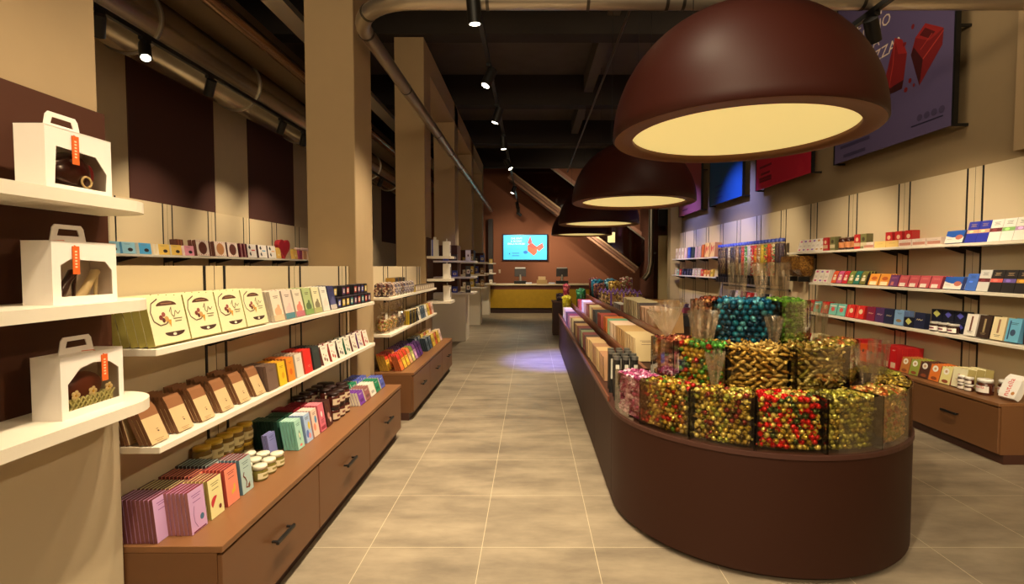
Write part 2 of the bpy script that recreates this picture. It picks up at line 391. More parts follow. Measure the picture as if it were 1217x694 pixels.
# ------------------------------------------------------------------ white gift boxes with a window
def gift_box(loc, rot, win, tagx, label, w=.215, d=.085, h=.18):
    e = empty('gift_box', loc, (0, 0, rot)); tag(e, label, 'gift box')
    card = col(244, 236, 226, .45); inner = col(225, 210, 190, .6)
    k = MB(); o_ = [(-w/2, 0), (w/2, 0), (w/2, h), (-w/2, h)]
    v, f = flat_loops([o_, win], .0016); k.add(v, f, card, mx=Matrix.Translation((0, -d/2+.0008, 0)) @ UP)
    k.box(-w/2, w/2, d/2-.0016, d/2, 0, h, card); k.box(-w/2, w/2, -d/2+.0016, d/2-.0016, 0, .0016, card)
    k.box(-w/2, -w/2+.0016, -d/2+.0016, d/2-.0016, .0016, h, card); k.box(w/2-.0016, w/2, -d/2+.0016, d/2-.0016, .0016, h, card)
    k.box(-w/2, w/2, -d/2-.001, d/2+.001, h, h+.0016, card)
    k.build('carton', e)
    q = MB(); q.add([(x, -d/2+.003, z) for x, z in win], [tuple(range(len(win)))], clear('window_film', (235, 225, 215), .3, .1)); q.build('window', e)
    a = .058; hh = .05
    lo = [(-a, 0), (a, 0), (a*.86, hh*.8), (a*.72, hh), (-a*.72, hh), (-a*.86, hh*.8)]
    hi = [(-a*.62, hh*.35), (a*.62, hh*.35), (a*.52, hh*.74), (-a*.52, hh*.74)]
    v, f = flat_loops([lo, hi], .003); MB().add(v, f, card, mx=Matrix.Translation((-.01, 0, h+.0016)) @ UP).build('handle', e)
    t = MB(); tw, th = .022, .082; tz = h-.012
    t.box(tagx-tw/2, tagx+tw/2, -d/2-.0035, -d/2-.002, tz-th, tz, col(226, 98, 30, .5))
    for i in range(6): t.box(tagx-.004, tagx+.003, -d/2-.0039, -d/2-.0035, tz-.018-i*.009, tz-.0135-i*.009, col(248, 214, 176, .5))
    t.cyl((tagx, -d/2-.0028, tz), (tagx-.012, -d/4, h+.004), .0014, col(226, 98, 30, .5), 6); t.cyl((tagx-.012, -d/4, h+.004), (tagx-.03, 0, h+.003), .0012, col(226, 98, 30, .5), 6)
    t.build('ribbon_tag', e)
    return e
W1 = [(-.082, .022), (.085, .022), (.09, .075), (.052, .122), (-.075, .128)]
W2 = [(-.082, .022), (.09, .022), (.09, .098), (.066, .124), (-.052, .13), (-.082, .112)]
W3 = [(-.086, .022), (.09, .022), (.09, .118), (.058, .142), (.0, .15), (-.045, .14), (-.086, .1)]
GX = -1.375
gy = (1.48, 1.487, 1.5)
g1 = gift_box((GX, gy[0], SZ[0]), PI/2, W1, -.018, 'white gift box holding a dark chocolate egg, on the topmost pillar shelf')
g2 = gift_box((GX, gy[1], SZ[1]), PI/2, W2, -.036, 'white gift box holding chocolate high-heel shoes, on the middle pillar shelf')
g3 = gift_box((GX, gy[2], SZ[2]), PI/2, W3, .035, 'white gift box holding a basket egg with white flowers, on the bottom pillar shelf')
dk = col(58, 24, 18, .25, coat=.5); wc = col(232, 214, 160, .45); rd = col(120, 26, 30, .3, coat=.4)
e = empty('chocolate_egg', (GX, gy[0]+.005, SZ[0]+.002), (0, 0, PI/2)); tag(e, 'dark chocolate egg with a white ring and red foil, inside the topmost gift box', 'chocolate')
MB().ball((0, 0, .064), .06, dk, 20, 12, (1.2, .58, 1)).build('egg', e)
k = MB(); pts = [(.02+.016*math.cos(a), -.036, .04+.016*math.sin(a)) for a in [i*PI/8 for i in range(17)]]; k.tube(pts, .003, wc, 8); k.build('icing_ring', e)
MB().ball((.052, -.012, .066), .03, rd, 10, 8, (.5, .5, 1.1)).build('foil_leaf', e)
def shoe(x, m, label, tl=0):
    s = empty('chocolate_shoe', (GX, gy[1]+x, SZ[1]+.0022), (0, 0, PI/2)); tag(s, label, 'chocolate')
    k = MB(); k.tube([(-.042, 0, .008), (-.026, 0, .012), (-.008, 0, .03), (.014, 0, .066), (.03, 0, .088), (.042, 0, .092)], [.008, .013, .013, .011, .013, .008], m, 12); k.build('shoe_body', s)
    MB().cyl((.034, 0, .085), (.03, 0, 0), .007, m, 10, .004).build('heel', s)
shoe(-.03, dk, 'dark chocolate high-heel shoe in the middle gift box'); shoe(.045, wc, 'white chocolate high-heel shoe in the middle gift box')
e = empty('chocolate_basket_egg', (GX, gy[2], SZ[2]+.002), (0, 0, PI/2)); tag(e, 'chocolate egg in a green-white lattice basket with flowers, inside the bottom gift box', 'chocolate')
MB().ball((-.005, 0, .07), .05, col(104, 52, 32, .4), 20, 12, (1.45, .6, 1)).build('egg', e)
k = MB(); lat = col(206, 206, 140, .5)
for i in range(-6, 8):
    for s_ in (-1, 1):
        x0, x1 = i*.016, i*.016+s_*.032
        if abs(x0) < .085 and abs(x1) < .085: k.cyl((x0, -.032, .004), (x1, -.034, .05), .003, lat, 6)
k.box(-.08, .08, -.03, .02, 0, .046, lat); k.build('lattice_basket', e)
for fx in (-.052, .005, .062):
    k = MB()
    for i in range(5): k.ball((fx+.009*math.cos(i*1.257), -.0325, .058+.009*math.sin(i*1.257)), .0068, wc, 8, 5, (1, .35, 1))
    k.ball((fx, -.034, .058), .003, col(220, 180, 60), 6, 5); k.build('icing_flower', e)

# ------------------------------------------------------------------ shelf runs between pillars
def handle(parent, x, y, z, face):
    s = 1 if face == 'E' else -1; k = MB()
    k.rbox(min(x+s*.022, x+s*.036), max(x+s*.022, x+s*.036), y-.08, y+.08, z-.009, z+.009, BLACK, .003)
    for d in (-.066, .066): k.box(min(x, x+s*.026), max(x, x+s*.026), y+d-.005, y+d+.005, z-.004, z+.004, BLACK)
    k.build('handle', parent)
def cabinets(X, Xb, y0, n, w, face, which):
    s = 1 if face == 'E' else -1
    def B(k, a, b, *r): k.box(min(a, b), max(a, b), *r)
    o = MB(); o.rbox(min(X, Xb), max(X, Xb), y0, y0+n*w, .443, .468, col(130, 88, 54, .42, noise=.04), .002); o = o.build('cabinet_top')
    tag(o, f'brown wood-look top board lying on {which}', 'worktop')
    for i in range(n):
        a, b = y0+i*w, y0+(i+1)*w
        e = empty('drawer_cabinet', ((X+Xb)/2, (a+b)/2, 0)); cx, cy = (X+Xb)/2, (a+b)/2
        tag(e, f'brown low drawer cabinet, {ORD[i]} along of {which}', 'cabinet', f'drawer units of {which}')
        k = MB(); B(k, X-s*.022-cx, Xb-cx, a-cy, b-cy, .075, .4425, BROWN); k.build('carcass', e)
        k = MB(); B(k, X-s*.05-cx, Xb-cx, a+.0-cy, b-cy, 0, .075, DBROWN); k.build('plinth', e)
        k = MB(); xf = X-s*.004; k.rbox(min(xf, xf-s*.018)-cx, max(xf, xf-s*.018)-cx, a+.004-cy, b-.004-cy, .082, .432, BROWN, .002); d = k.build('drawer', e)
        handle(d, xf-cx, 0, .285, face)
def board(X, Xb, y0, y1, z, label, t=.026):
    e = empty('wall_shelf', ((X+Xb)/2, (y0+y1)/2, z)); tag(e, label, 'shelf'); cx, cy = (X+Xb)/2, (y0+y1)/2
    MB().rbox(min(X, Xb)-cx, max(X, Xb)-cx, y0-cy, y1-cy, -t, 0, WHITE, .002).build('shelf_board', e)
    return e, cx, cy
def bracket(e, cx, cy, z, X, Xb, y):
    k = MB(); s = 1 if X > Xb else -1; L = abs(X-Xb)*.85
    vs = [(Xb-cx, -.027), (Xb+s*L-cx, -.027), (Xb+s*L-cx, -.035), (Xb+s*.02-cx, -.085), (Xb-cx, -.085)]
    v8 = [(x, y-cy-.003, zz) for x, zz in vs]+[(x, y-cy+.003, zz) for x, zz in vs]; n = 5
    k.add(v8, [tuple(range(n)), tuple(range(2*n-1, n-1, -1))]+[((i+1)%n, i, n+i, n+(i+1)%n) for i in range(n)], BLACK); k.build('bracket', e)
def back_panel(X, y0, ys, y1, z0, z1, face, label, pm=None, th=.03):
    s = 1 if face == 'E' else -1; e = empty('shelf_back_panel', (X, (y0+y1)/2, 0)); cy = (y0+y1)/2; tag(e, label, 'panel')
    pm = pm or PANEL; xa, xb = sorted((0, -s*th)); cuts = [y0]+[q for y in ys for q in (y-.075, y+.075)]+[y1]
    MB().box(xa, xb, y0-cy, y1-cy, z0, z1, pm).build('board', e)
    for y in ys:
        for d in (-.078, .078):
            k = MB(); k.box(min(0, s*.005), max(0, s*.005), y+d-.007-cy, y+d+.007-cy, z0, z1, BLACK); k.build('slotted_upright', e)
        k = MB(); k.box(min(0, s*.0015), max(0, s*.0015), y-.001-cy, y+.001-cy, z0, z1, DARK); k.build('panel_joint', e)
    return e
def bay(y0, y1, ys, nth):
    back_panel(-1.585, y0, ys, y1, .468, 1.505, 'E', f'cream back panel with black uprights behind the {nth} bay shelves')
    MB_ = MB(); MB_.box(-1.9, -1.615, y0, y1, 0, 1.5, PANEL); o = MB_.build('gondola_rear_case'); tag(o, f'cream rear casing standing behind the {nth} bay back panel', 'casing')
    for z, w in ((1.2, 'upper'), (.84, 'lower')):
        e, cx, cy = board(-1.36, -1.584, y0, y1-.01, z, f'white long shelf, {w} one of the {nth} bay between pillars')
        for y in ys:
            for d in (-.078, .078): bracket(e, cx, cy, z, -1.36, -1.58, y+d)
    n = 3; cabinets(-1.14, -1.584, y0, n, (y1-y0)/n, 'E', f'the {nth} low drawer run')
bay(1.79, 4.315, (2.48, 3.32, 4.16), 'first')
bay(4.785, 7.145, (5.4, 6.2, 6.95), 'second')
# far wall shelf on the left
back_panel(-4.44, 4.0, [4.4+.84*i for i in range(8)], 11.2, .468, 2.26, 'E', 'cream back panel with black uprights on the striped far wall', th=.06)
e, cx, cy = board(-4.18, -4.434, 4.3, 10.0, 1.635, 'white shelf carried by black brackets on the striped far wall')
for i in range(7):
    for d in (-.078, .078): bracket(e, cx, cy, 1.635, -4.18, -4.434, 4.4+.84*i+d)
# right wall
RY = [3.62+.84*i for i in range(12)]
back_panel(3.97, 3.0, RY, 13.25, .468, 2.39, 'W', 'cream back panel with black uprights along the right wall', th=.06)
for z, w, a, b in ((1.705, 'top', 3.2, 7.27), (1.29, 'second', 3.2, 6.68), (.892, 'third', 3.2, 9.9), (1.705, 'upper', 10.25, 13.2), (1.29, 'lower', 10.25, 13.2)):
    far = a > 9
    e, cx, cy = board(3.75, 3.964, a, b, z, f'white long shelf, {w} one ' + ('beyond the candy tubes on the right wall' if far else 'on the right wall before the candy tubes'))
    for y in RY:
        for d in (-.078, .078):
            if a+.05 < y+d < b-.05: bracket(e, cx, cy, z, 3.75, 3.964, y+d)
cabinets(3.53, 3.969, 3.7, 7, .84, 'W', 'the right wall drawer run')
# ------------------------------------------------------------------ pillar displays down the aisle
for i, ((a, b), nth) in enumerate(zip(PY[3:], ('third', 'fourth', 'fifth'))):
    e = empty('pillar_display', (-1.6, (a+b)/2, 0)); cy = (a+b)/2; tag(e, f'beige base with brown upper casing around the {nth} pillar down the aisle', 'display', 'pillar displays down the aisle')
    def ring(k, x0, x1, y0, y1, z0, z1, m):      # open behind, clasping the pillar
        k.box(x0, x1, y0, y1, z0, z1, m)
    k = MB(); k.box(-.38, .29, a-.06-cy, a-.002-cy, 0, .955, WHITE); k.box(.082, .29, a-.002-cy, b-cy, 0, .955, WHITE); k.build('base', e)
    k = MB(); k.box(-.38, .12, a-.03-cy, a-.002-cy, .99, 1.93, CHOC); k.box(.082, .12, a-.002-cy, b-cy, .99, 1.93, CHOC); k.build('upper_casing', e)
    for z, w in ((1.62, 'top'), (1.305, 'middle'), (.99, 'bottom')):
        X0, X1, Y0, Y1, r = -1.9, -1.12, a-.33, b-.05, .1
        P = [(X0, Y0), (X1-r, Y0)]+[(X1-r+r*math.sin(t), Y0+r-r*math.cos(t)) for t in [j*PI/16 for j in range(9)]]+[(X1, Y1), (-1.478, Y1), (-1.478, a-.032), (X0, a-.032)]
        o = MB().prism(P, z-.034, z, WHITE).build('display_shelf'); tag(o, f'white wrap-round shelf, {w} one on the {nth} pillar down the aisle', 'shelf', 'wrap-round pillar shelves')
structure(MB().box(-1.52, -1.505, 7.2, 7.62, 1.0, 1.93, CHOC).build('trim_12')); 
for z, w in ((1.655, 'top'), (1.325, 'middle'), (1.0, 'bottom')):
    rounded_shelf('display_shelf', -1.504, -1.16, 7.16, 7.66, z, f'white rounded shelf, {w} one on the second pillar past the bays', r=.14, group='rounded shelves on the second pillar')
# ------------------------------------------------------------------ till counter, screen, stairs
e = empty('till_counter', (0, 16.4, 0)); tag(e, 'long till counter with golden front and pale top below the screen', 'counter')
MB().rbox(-1.45, 3.2, -.42, .42, .9, .94, col(226, 206, 170, .4), .004).build('countertop', e)
MB().box(-1.4, 3.15, -.36, .4, .77, .9, col(96, 48, 30, .5)).build('brown_band', e)
MB().box(-1.4, 3.15, -.4, .4, .17, .77, col(176, 140, 30, .35, .25, noise=.18, nscale=9)).build('golden_front', e)
MB().box(-1.4, 3.15, -.36, .4, 0, .17, col(50, 26, 18, .6)).build('kickboard', e)
tv = empty('wall_screen', (-.21, YB-.06, 2.2)); tag(tv, 'lit blue wall screen showing red chocolate pieces on the brown back wall', 'screen')
MB().rbox(-.82, .82, -.03, .055, -.48, .48, col(10, 16, 60, .3), .01).build('screen_frame', tv)
k = MB(); k.add([(-.78, -.032, -.44), (.78, -.032, -.44), (.78, -.032, .44), (-.78, -.032, .44)], [(0, 1, 2, 3)], col(70, 205, 240, .4, emit=.58))
def E_(c): return col(*c, .4, emit=.62)
T = MB(); D = [('t', 'CHE SENTI', .3, .86, .085, E_((235, 250, 250))), ('t', 'IL BUONO', .3, .75, .085, E_((235, 250, 250))), ('t', 'DELLA SCORZA?', .3, .64, .085, E_((235, 250, 250))),
    ('r', .28, .26, .16, .02, E_((30, 90, 140))), ('r', .28, .16, .16, .02, E_((30, 90, 140))), ('e', .14, .24, .012, .03, E_((30, 90, 140))),
    ('p', [(.56, .68), (.62, .95), (.66, .7), (.61, .62)], E_((206, 84, 96))), ('p', [(.74, .5), (.9, .68), (.93, .5), (.82, .34)], E_((214, 92, 84))),
    ('p', [(.56, .58), (.66, .68), (.78, .5), (.77, .28), (.7, .16), (.56, .36)], E_((196, 96, 70))), ('p', [(.56, .58), (.66, .68), (.78, .5), (.69, .44)], E_((222, 78, 70))), ('e', .51, .3, .05, .06, E_((30, 120, 200)))]
mbx = MB(); decals(mbx, 1.56, .88, -.034, D); 
for i, f in enumerate(mbx.f): k.add([(mbx.v[q][0], mbx.v[q][1], mbx.v[q][2]-.44) for q in f], [tuple(range(len(f)))], mbx.mats[mbx.m[i]])
k.build('display_picture', tv)
# stairs crossing the back wall
st = empty('staircase', (0, 16.9, 0)); tag(st, 'metal-edged staircase with glass balustrade crossing the back wall', 'staircase')
A = Vector((-.75, 0, 4.55)); B = Vector((3.55, 0, 1.32)); dr = (B-A).normalized(); nr = Vector((-dr.z, 0, dr.x)); nr = nr if nr.z > 0 else -nr
def strip(k, off0, off1, y0, y1, m, a=0, b=1):
    P = [A.lerp(B, a)+nr*off0, A.lerp(B, b)+nr*off0, A.lerp(B, b)+nr*off1, A.lerp(B, a)+nr*off1]
    k.add([(p.x, y0, p.z) for p in P]+[(p.x, y1, p.z) for p in P], [(0,1,2,3),(7,6,5,4),(0,4,5,1),(1,5,6,2),(2,6,7,3),(3,7,4,0)], m)
k = MB(); strip(k, -.05, .02, -.03, .6, col(150, 110, 84, .4, .3)); k.build('lower_stringer', st)
k = MB(); strip(k, .04, .12, -.05, .0, col(126, 92, 74, .3, .5)); strip(k, .14, .2, -.06, .0, col(170, 140, 110, .25, .7)); k.build('upper_stringer', st)
k = MB(); strip(k, .2, 1.05, -.035, -.02, clear('balustrade_glass', (170, 150, 140), .35, .06)); k.build('glass_balustrade', st)
k = MB(); k.cyl(tuple(A+nr*1.08), tuple(B+nr*1.08+Vector((0, 0, 0))), .025, STEEL, 10); k.build('handrail', st)
k = MB(); strip(k, .02, 1.3, .45, .6, col(150, 104, 84, .6)); k.build('far_side_panel', st)
sg = MB().box(2.6, 2.85, 16.84, 16.858, 2.32, 2.67, col(206, 196, 150, .5)); decals_ = None; sg = sg.build('stair_notice'); tag(sg, 'small pale paper notice on the stair glass', 'notice')
k = MB(); k.tube([(3.72, 15.4, 4.75), (3.72, 15.4, 1.6), (3.66, 15.4, 1.3), (3.5, 15.4, 1.1)], .085, STEEL, 14); o = empty('service_pipe'); k.build('pipe_run', o); MB().box(3.8, 3.87, 15.35, 15.65, 1.9, 1.95, STEEL).build('wall_mount', o); tag(o, 'vertical steel pipe bending at its foot beside the stairs', 'pipe')
slab('wall_right_core', (3.86, 4.23, 15.6, 17.6, 0, 4.75), col(92, 52, 34, .8))
e = empty('air_grille', (3.98, 14.6, 3.2)); tag(e, 'white slatted air grille high beside the stairs', 'grille')
k = MB(); k.box(-.25, .2, -.03, .03, -.5, .4, DARK); k.build('grille_box', e); MB().box(.03, .05, -.02, .02, .4, 2.14, DARK).build('hanger_mount', e)
for i in range(5): MB().box(-.24, .19, -.045, -.03, -.02+i*.085, .03+i*.085, col(210, 200, 185)).build('slat', e)
slab('trim_13', (3.68, 4.1, 14.3, 14.36, 0, 2.4), col(214, 190, 140, .7))
# ------------------------------------------------------------------ ceiling: ducts, pipes, tracks
def pipe_thing(name, pts, r, m, label, ring_at=(), rr=.008, n=20, hz=None):
    c = Vector(pts[0]); e = empty(name, c); tag(e, label, 'pipe' if r < .12 else 'duct')
    MB().tube([Vector(p)-c for p in pts], r, m, n).build('pipe_run', e)
    for p, d in ring_at:
        p = Vector(p)-c; d = Vector(d).normalized()*.012; MB().cyl(p-d, p+d, r+rr, STEEL if r > .2 else col(84, 78, 70, .35, .8), n).build('clamp_ring', e)
    if hz:
        p = Vector(pts[0])
        for y in (2.2, 5.0, 8.0, 11.0, 14.0): q = Vector((p.x, y, p.z+r))-c; MB().cyl(q, q+Vector((0, 0, hz-p.z-r)), .006, BLACK, 6).build('hanger_rod', e)
    return e
pipe_thing('air_duct', [(-3.9, -2.5, 3.9), (-3.9, 17.5, 3.9)], .325, col(206, 196, 172, .24, .92, bump=.05, nscale=1.2), 'big round steel air duct along the striped wall', [((-3.9, y, 3.9), (0, 1, 0)) for y in (1.4, 3.15, 4.9, 6.65, 8.4, 10.1, 11.9, 13.6)], .018, 40, hz=4.75)
o = MB().box(-3.62, -3.22, -2.5, 17.5, 4.1, 4.4, col(120, 100, 72, .5, .5)).build('flat_duct'); tag(o, 'flat rectangular steel duct beside the big round duct', 'duct')
pipe_thing('copper_pipe', [(-3.05, -2.5, 4.05), (-3.05, 17.5, 4.05)], .075, col(176, 140, 106, .22, .92), 'copper-toned pipe running along under the beams', n=16, hz=4.75)
o = MB(); o.box(-2.72, -2.5, -2.5, 17.5, 4.18, 4.19, STEEL); o.box(-2.72, -2.715, -2.5, 17.5, 4.19, 4.25, STEEL); o.box(-2.505, -2.5, -2.5, 17.5, 4.19, 4.25, STEEL); te = empty('cable_tray'); o.build('tray_channel', te); [MB().cyl((-2.61, y, 4.19), (-2.61, y, 4.75), .005, BLACK, 6).build('hanger_rod', te) for y in (2, 5, 8, 11, 14)]; o = te; tag(o, 'thin steel cable tray hung between copper pipe and pillars', 'cable tray')
px, pz, R_ = -1.38, 3.46, .5
pts = [(4.0, 3.74, pz), (px+R_, 3.74, pz)]+[(px+R_-R_*math.sin(t), 3.74+R_-R_*math.cos(t), pz) for t in [i*PI/20 for i in range(1, 11)]]+[(px, 17.4, pz)]
rings = [((px+R_-R_*math.sin(t), 3.74+R_-R_*math.cos(t), pz), (-math.cos(t), math.sin(t), 0)) for t in (.85, PI/2)]
rings += [((px, y, pz), (0, 1, 0)) for y in (5.55, 7.4, 8.6, 9.8, 11, 12.2, 13.4, 14.6)]+[((x, 3.74, pz), (1, 0, 0)) for x in (-.42, -.32, .42, 1.0, 1.12, 2.44)]
pipe_thing('ceiling_pipe', pts, .062, col(176, 164, 146, .3, .7), 'steel pipe crossing the room, then turning along the pillars', rings, .004)
def rod(name, p0, p1, r, m, label, cat): o = MB().cyl(p0, p1, r, m, 8).build(name); return tag(o, label, cat)
rod('ceiling_rod', (1.06, 4.2, 4.25), (1.06, 14.5, 4.25), .018, col(90, 74, 60, .4, .6), 'long thin pipe slung under the beams above the aisle', 'pipe')
# spotlights hang on tracks; every head is one thing
def track(name, p0, p1, label):
    w = .018; k = MB(); (x0, y0, z0), (x1, y1, z1) = p0, p1
    k.box(x0-w, x0+w, y0, y1, z0-.02, z0+.02, BLACK); o = k.build('light_track'); tag(o, label, 'light track')
HEADS = []
def head(x, y, z, tgt, where, lit=True, spec=None):
    e = empty('spotlight', (x, y, z-.02)); k = MB(); k.box(-.02, .02, -.05, .05, -.028, 0, BLACK); k.cyl((0, 0, -.028), (0, 0, -.075), .012, BLACK, 8); k.build('track_adapter', e)
    d = (Vector(tgt)-Vector((x, y, z-.13))).normalized(); c = Vector((0, 0, -.115))
    MB().cyl(c-d*.085, c+d*.085, .048, BLACK, 18).build('lamp_head', e)
    MB().cyl(c+d*.0852, c+d*.087, .036, col(255, 244, 214, .4, emit=14.), 16).build('lens', e)
    tag(e, None, 'spotlight'); HEADS.append((e, where))
    p = Vector((x, y, z-.02))+c+d*.1
    return p, d
WARM = (1., .81, .55)
def spot(p, tgt, energy, size=50, blend=.8, c=WARM, r=.03):
    l = bpy.data.lights.new('spot', 'SPOT'); l.energy = energy; l.spot_size = math.radians(size); l.spot_blend = blend; l.color = c; l.shadow_soft_size = r
    o = bpy.data.objects.new('spot_beam', l); C.objects.link(o); o.location = p; o.rotation_euler = (Vector(tgt)-Vector(p)).to_track_quat('-Z', 'Y').to_euler()
    return o
track('t', (-.385, -2.4, 3.365), (-.385, 16.8, 3.365), 'black light track above the aisle')
track('t', (2.5, -2.4, 3.365), (2.5, 15.2, 3.365), 'black light track near the right wall')
track('t', (-3.38, -2.4, 3.52), (-3.38, 15, 3.52), 'black light track under the big round duct')
EL, ER, EW = 235, 160, 165
mid = [(.3, (1.25, 2.3, .8)), (.95, (-1.45, .9, 1.0)), (1.5, (-.3, 2.3, 0)), (2.1, (-1.4, 2.0, .9)), (2.75, (-1.4, 3.0, .8)), (3.42, (-.2, 3.9, 0)), (4.61, (-1.35, 4.1, .8)), (5.75, (-1.3, 5.8, .6)), (7.0, (-.2, 7.3, 0)), (8.46, (.9, 8.0, .8)), (11.2, (-1.2, 11.0, 1.2)), (14.0, (0, 15.5, .6)), (15.0, (-.6, 17.8, 1.6)), (16.3, (1.6, 17.8, 1.6))]  # heads aimed at candy end and near floor are added, out of view
for y, t in mid:
    p, d = head(-.385, y, 3.365, t, 'aisle'); spot(p, t, EL*(.8 if y == .3 else .4 if t[0] < -1 and y < 3 else .85 if y == 4.61 else 1.1), 84, 1.)
for y, t in [(.2, (1.4, 2.3, .8)), (1.0, (-1.4, 1.5, 1.3)), (1.5, (3.9, 2.6, 1.1)), (2.3, (3.9, 3.7, 1.1)), (3.7, (3.95, 5.0, 1.2)), (5.2, (3.95, 6.3, 1.2)), (6.9, (3.95, 8.2, 1.3)), (8.5, (3.95, 9.8, 1.3)), (10.2, (3.95, 11.3, 1.3)), (11.8, (3.9, 12.8, 1.3)), (13.6, (1.6, 16.9, 3.4)), (14.8, (2.9, 16.9, 2.4))]:  # heads aimed at candy end, gift boxes and stairs are added for brightness
    p, d = head(2.5, y, 3.365, t, 'right'); spot(p, t, ER*(.9 if y < .5 else .8 if y == 1. else 1.5 if y > 13 else 1), 62 if y < 13 else 80, 1.)
for y, t in [(3.95, (-4.4, 5.0, 1.5)), (4.42, (-2.3, 3.2, 1.0)), (5.3, (-4.4, 6.0, 1.6)), (6.8, (-4.4, 7.4, 1.6)), (7.45, (-4.4, 8.6, 1.6)), (11.2, (-4.4, 11.8, 1.6)), (12.8, (-4.4, 13.5, 1.6))]:
    p, d = head(-3.38, y, 3.52, t, 'left'); spot(p, t, EW*.8, 66, 1.)
for w, nm in (('aisle', 'on the aisle track'), ('right', 'on the track near the right wall'), ('left', 'on the track below the round duct')):
    hs = [e for e, q in HEADS if q == w]; hs.sort(key=lambda e: e.location.y)
    W12 = ORD+'eleventh twelfth thirteenth fourteenth fifteenth sixteenth'.split()
    for i, e in enumerate(hs): e['label'] = f'black cylinder spotlight {nm}, {W12[i]} from the shop front'; e['group'] = f'spotlights {nm}'
# ------------------------------------------------------------------ dome pendants
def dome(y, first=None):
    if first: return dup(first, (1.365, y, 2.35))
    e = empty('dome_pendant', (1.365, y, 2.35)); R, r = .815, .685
    MB().lathe([(r, .036), (r, -.0005), (R-.012, -.0005)], col(126, 84, 54, .5), 72).build('underside_rim', e)  # paler brown stands in for lamp light reflected onto the rim
    prof = [(R-.012, .0), (R, .012)]+[(R*math.cos(t), .012+.8*math.sin(t)) for t in [i*PI/2/22 for i in range(1, 22)]]+[(0, .812)]
    MB().lathe(prof, col(54, 19, 11, .5, spec=.25, bump=.03, nscale=2.5), 72).build('shade', e)
    k = MB(); k.lathe([(r, .035), (0, .035)], col(238, 210, 130, .5, emit=.68), 72); k.build('light_diffuser', e)
    for a in (.5, 2.6, 4.7): MB().cyl((.3*math.cos(a), .3*math.sin(a), .75), (.3*math.cos(a), .3*math.sin(a), 2.99), .003, BLACK, 6).build('suspension_cable', e)
    e['category'] = 'pendant lamp'
    return e
d0 = None
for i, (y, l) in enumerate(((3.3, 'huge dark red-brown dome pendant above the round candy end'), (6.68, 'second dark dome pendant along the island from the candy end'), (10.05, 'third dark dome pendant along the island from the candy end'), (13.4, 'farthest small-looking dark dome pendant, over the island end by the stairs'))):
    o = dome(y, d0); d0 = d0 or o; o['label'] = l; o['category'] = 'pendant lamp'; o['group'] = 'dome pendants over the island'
# ------------------------------------------------------------------ banners on the right wall
def banner(y0, y1, z0, z1, bg, D, label):
    e = empty('wall_banner', (3.9, (y0+y1)/2, 0), (0, 0, -PI/2)); tag(e, label, 'banner'); w, h = y1-y0, z1-z0
    k = MB(); k.box(-w/2, w/2, -.008, .008, z0, z1, col(*bg, .55)); s = MB(); decals(s, w, h, -.008, D)
    for i, f in enumerate(s.f): k.add([(s.v[q][0], s.v[q][1], s.v[q][2]+z0) for q in f], [tuple(range(len(f)))], s.mats[s.m[i]])
    k.build('printed_panel', e)
    for s_ in (-1, 1): MB().box(s_*w/2-.012, s_*w/2+.012, -.012, .03, z0-.01, z1+.01, BLACK).build('edge_profile', e)
    for s_ in (-1, 1):
        for z in (z0, z0+.9): MB().box(s_*w/2-.01, s_*w/2+.01, .03, .13, z-.012, z+.012, BLACK).build('wall_bracket', e)
CR = (224, 206, 186); RC = (120, 24, 26)
# on this wall x runs away from the camera towards it: fraction 0 = far end
banner(4.63, 6.42, 2.81, 4.95, (92, 80, 118), [('T', 'CHE SENTI', .07, .725, .175, CR), ('T', 'IL BUONO', .07, .648, .175, CR), ('T', 'DELLA', .155, .57, .175, CR), ('T', 'DOLCEZZA?', .07, .493, .175, CR),
    ('p', [(.5, .36), (.53, .29), (.65, .3), (.67, .42), (.63, .5), (.57, .53)], RC), ('p', [(.57, .53), (.63, .5), (.67, .42), (.6, .44)], (152, 34, 34)), ('p', [(.5, .36), (.505, .26), (.64, .26), (.65, .3), (.53, .29)], (54, 12, 14)), ('c', [(.57, .53), (.56, .4), (.53, .29)], .006, (170, 50, 44)),
    ('p', [(.7, .4), (.77, .235), (.92, .37), (.925, .44), (.8, .51), (.73, .47)], RC), ('p', [(.73, .47), (.8, .51), (.925, .44), (.83, .42)], (150, 34, 34)), ('p', [(.7, .4), (.77, .235), (.79, .35), (.72, .43)], (60, 12, 15)), ('p', [(.76, .47), (.8, .49), (.87, .445), (.83, .43)], (84, 16, 18)), ('c', [(.79, .35), (.925, .43)], .006, (180, 60, 50)), ('c', [(.77, .40), (.85, .445)], .004, (180, 60, 50)),
    ('e', .71, .53, .012, .012, RC), ('e', .65, .47, .014, .01, RC), ('e', .7, .28, .012, .012, RC), ('e', .67, .245, .014, .012, RC), ('e', .73, .25, .008, .008, RC), ('l', .22, .075, .3, 2, (60, 52, 84)), ('r', .83, .055, .22, .006, (40, 34, 60)),
    ('e', .78, .085, .02, .016, (70, 60, 92)), ('e', .83, .085, .02, .016, (70, 60, 92)), ('e', .88, .085, .02, .016, (70, 60, 92)), ('e', .93, .085, .02, .016, (70, 60, 92))], 'purple banner with dark red chocolate pieces on the right wall')
banner(6.93, 8.64, 2.81, 4.95, (196, 28, 58), [('l', .2, .16, .25, 3, (120, 16, 36)), ('l', .2, .07, .25, 1, (120, 16, 36)), ('p', [(.5, .4), (.7, .34), (.8, .55), (.6, .65)], (90, 14, 20))], 'crimson banner with small print, next to the purple one')
banner(9.18, 10.86, 2.81, 4.95, (26, 84, 140), [('l', .3, .16, .25, 3, (18, 60, 130)), ('p', [(.62, .34), (.74, .5), (.55, .6)], (110, 30, 30)), ('p', [(.5, .42), (.62, .34), (.55, .6)], (40, 20, 60))], 'blue banner with dark red points, between crimson and pink banners')
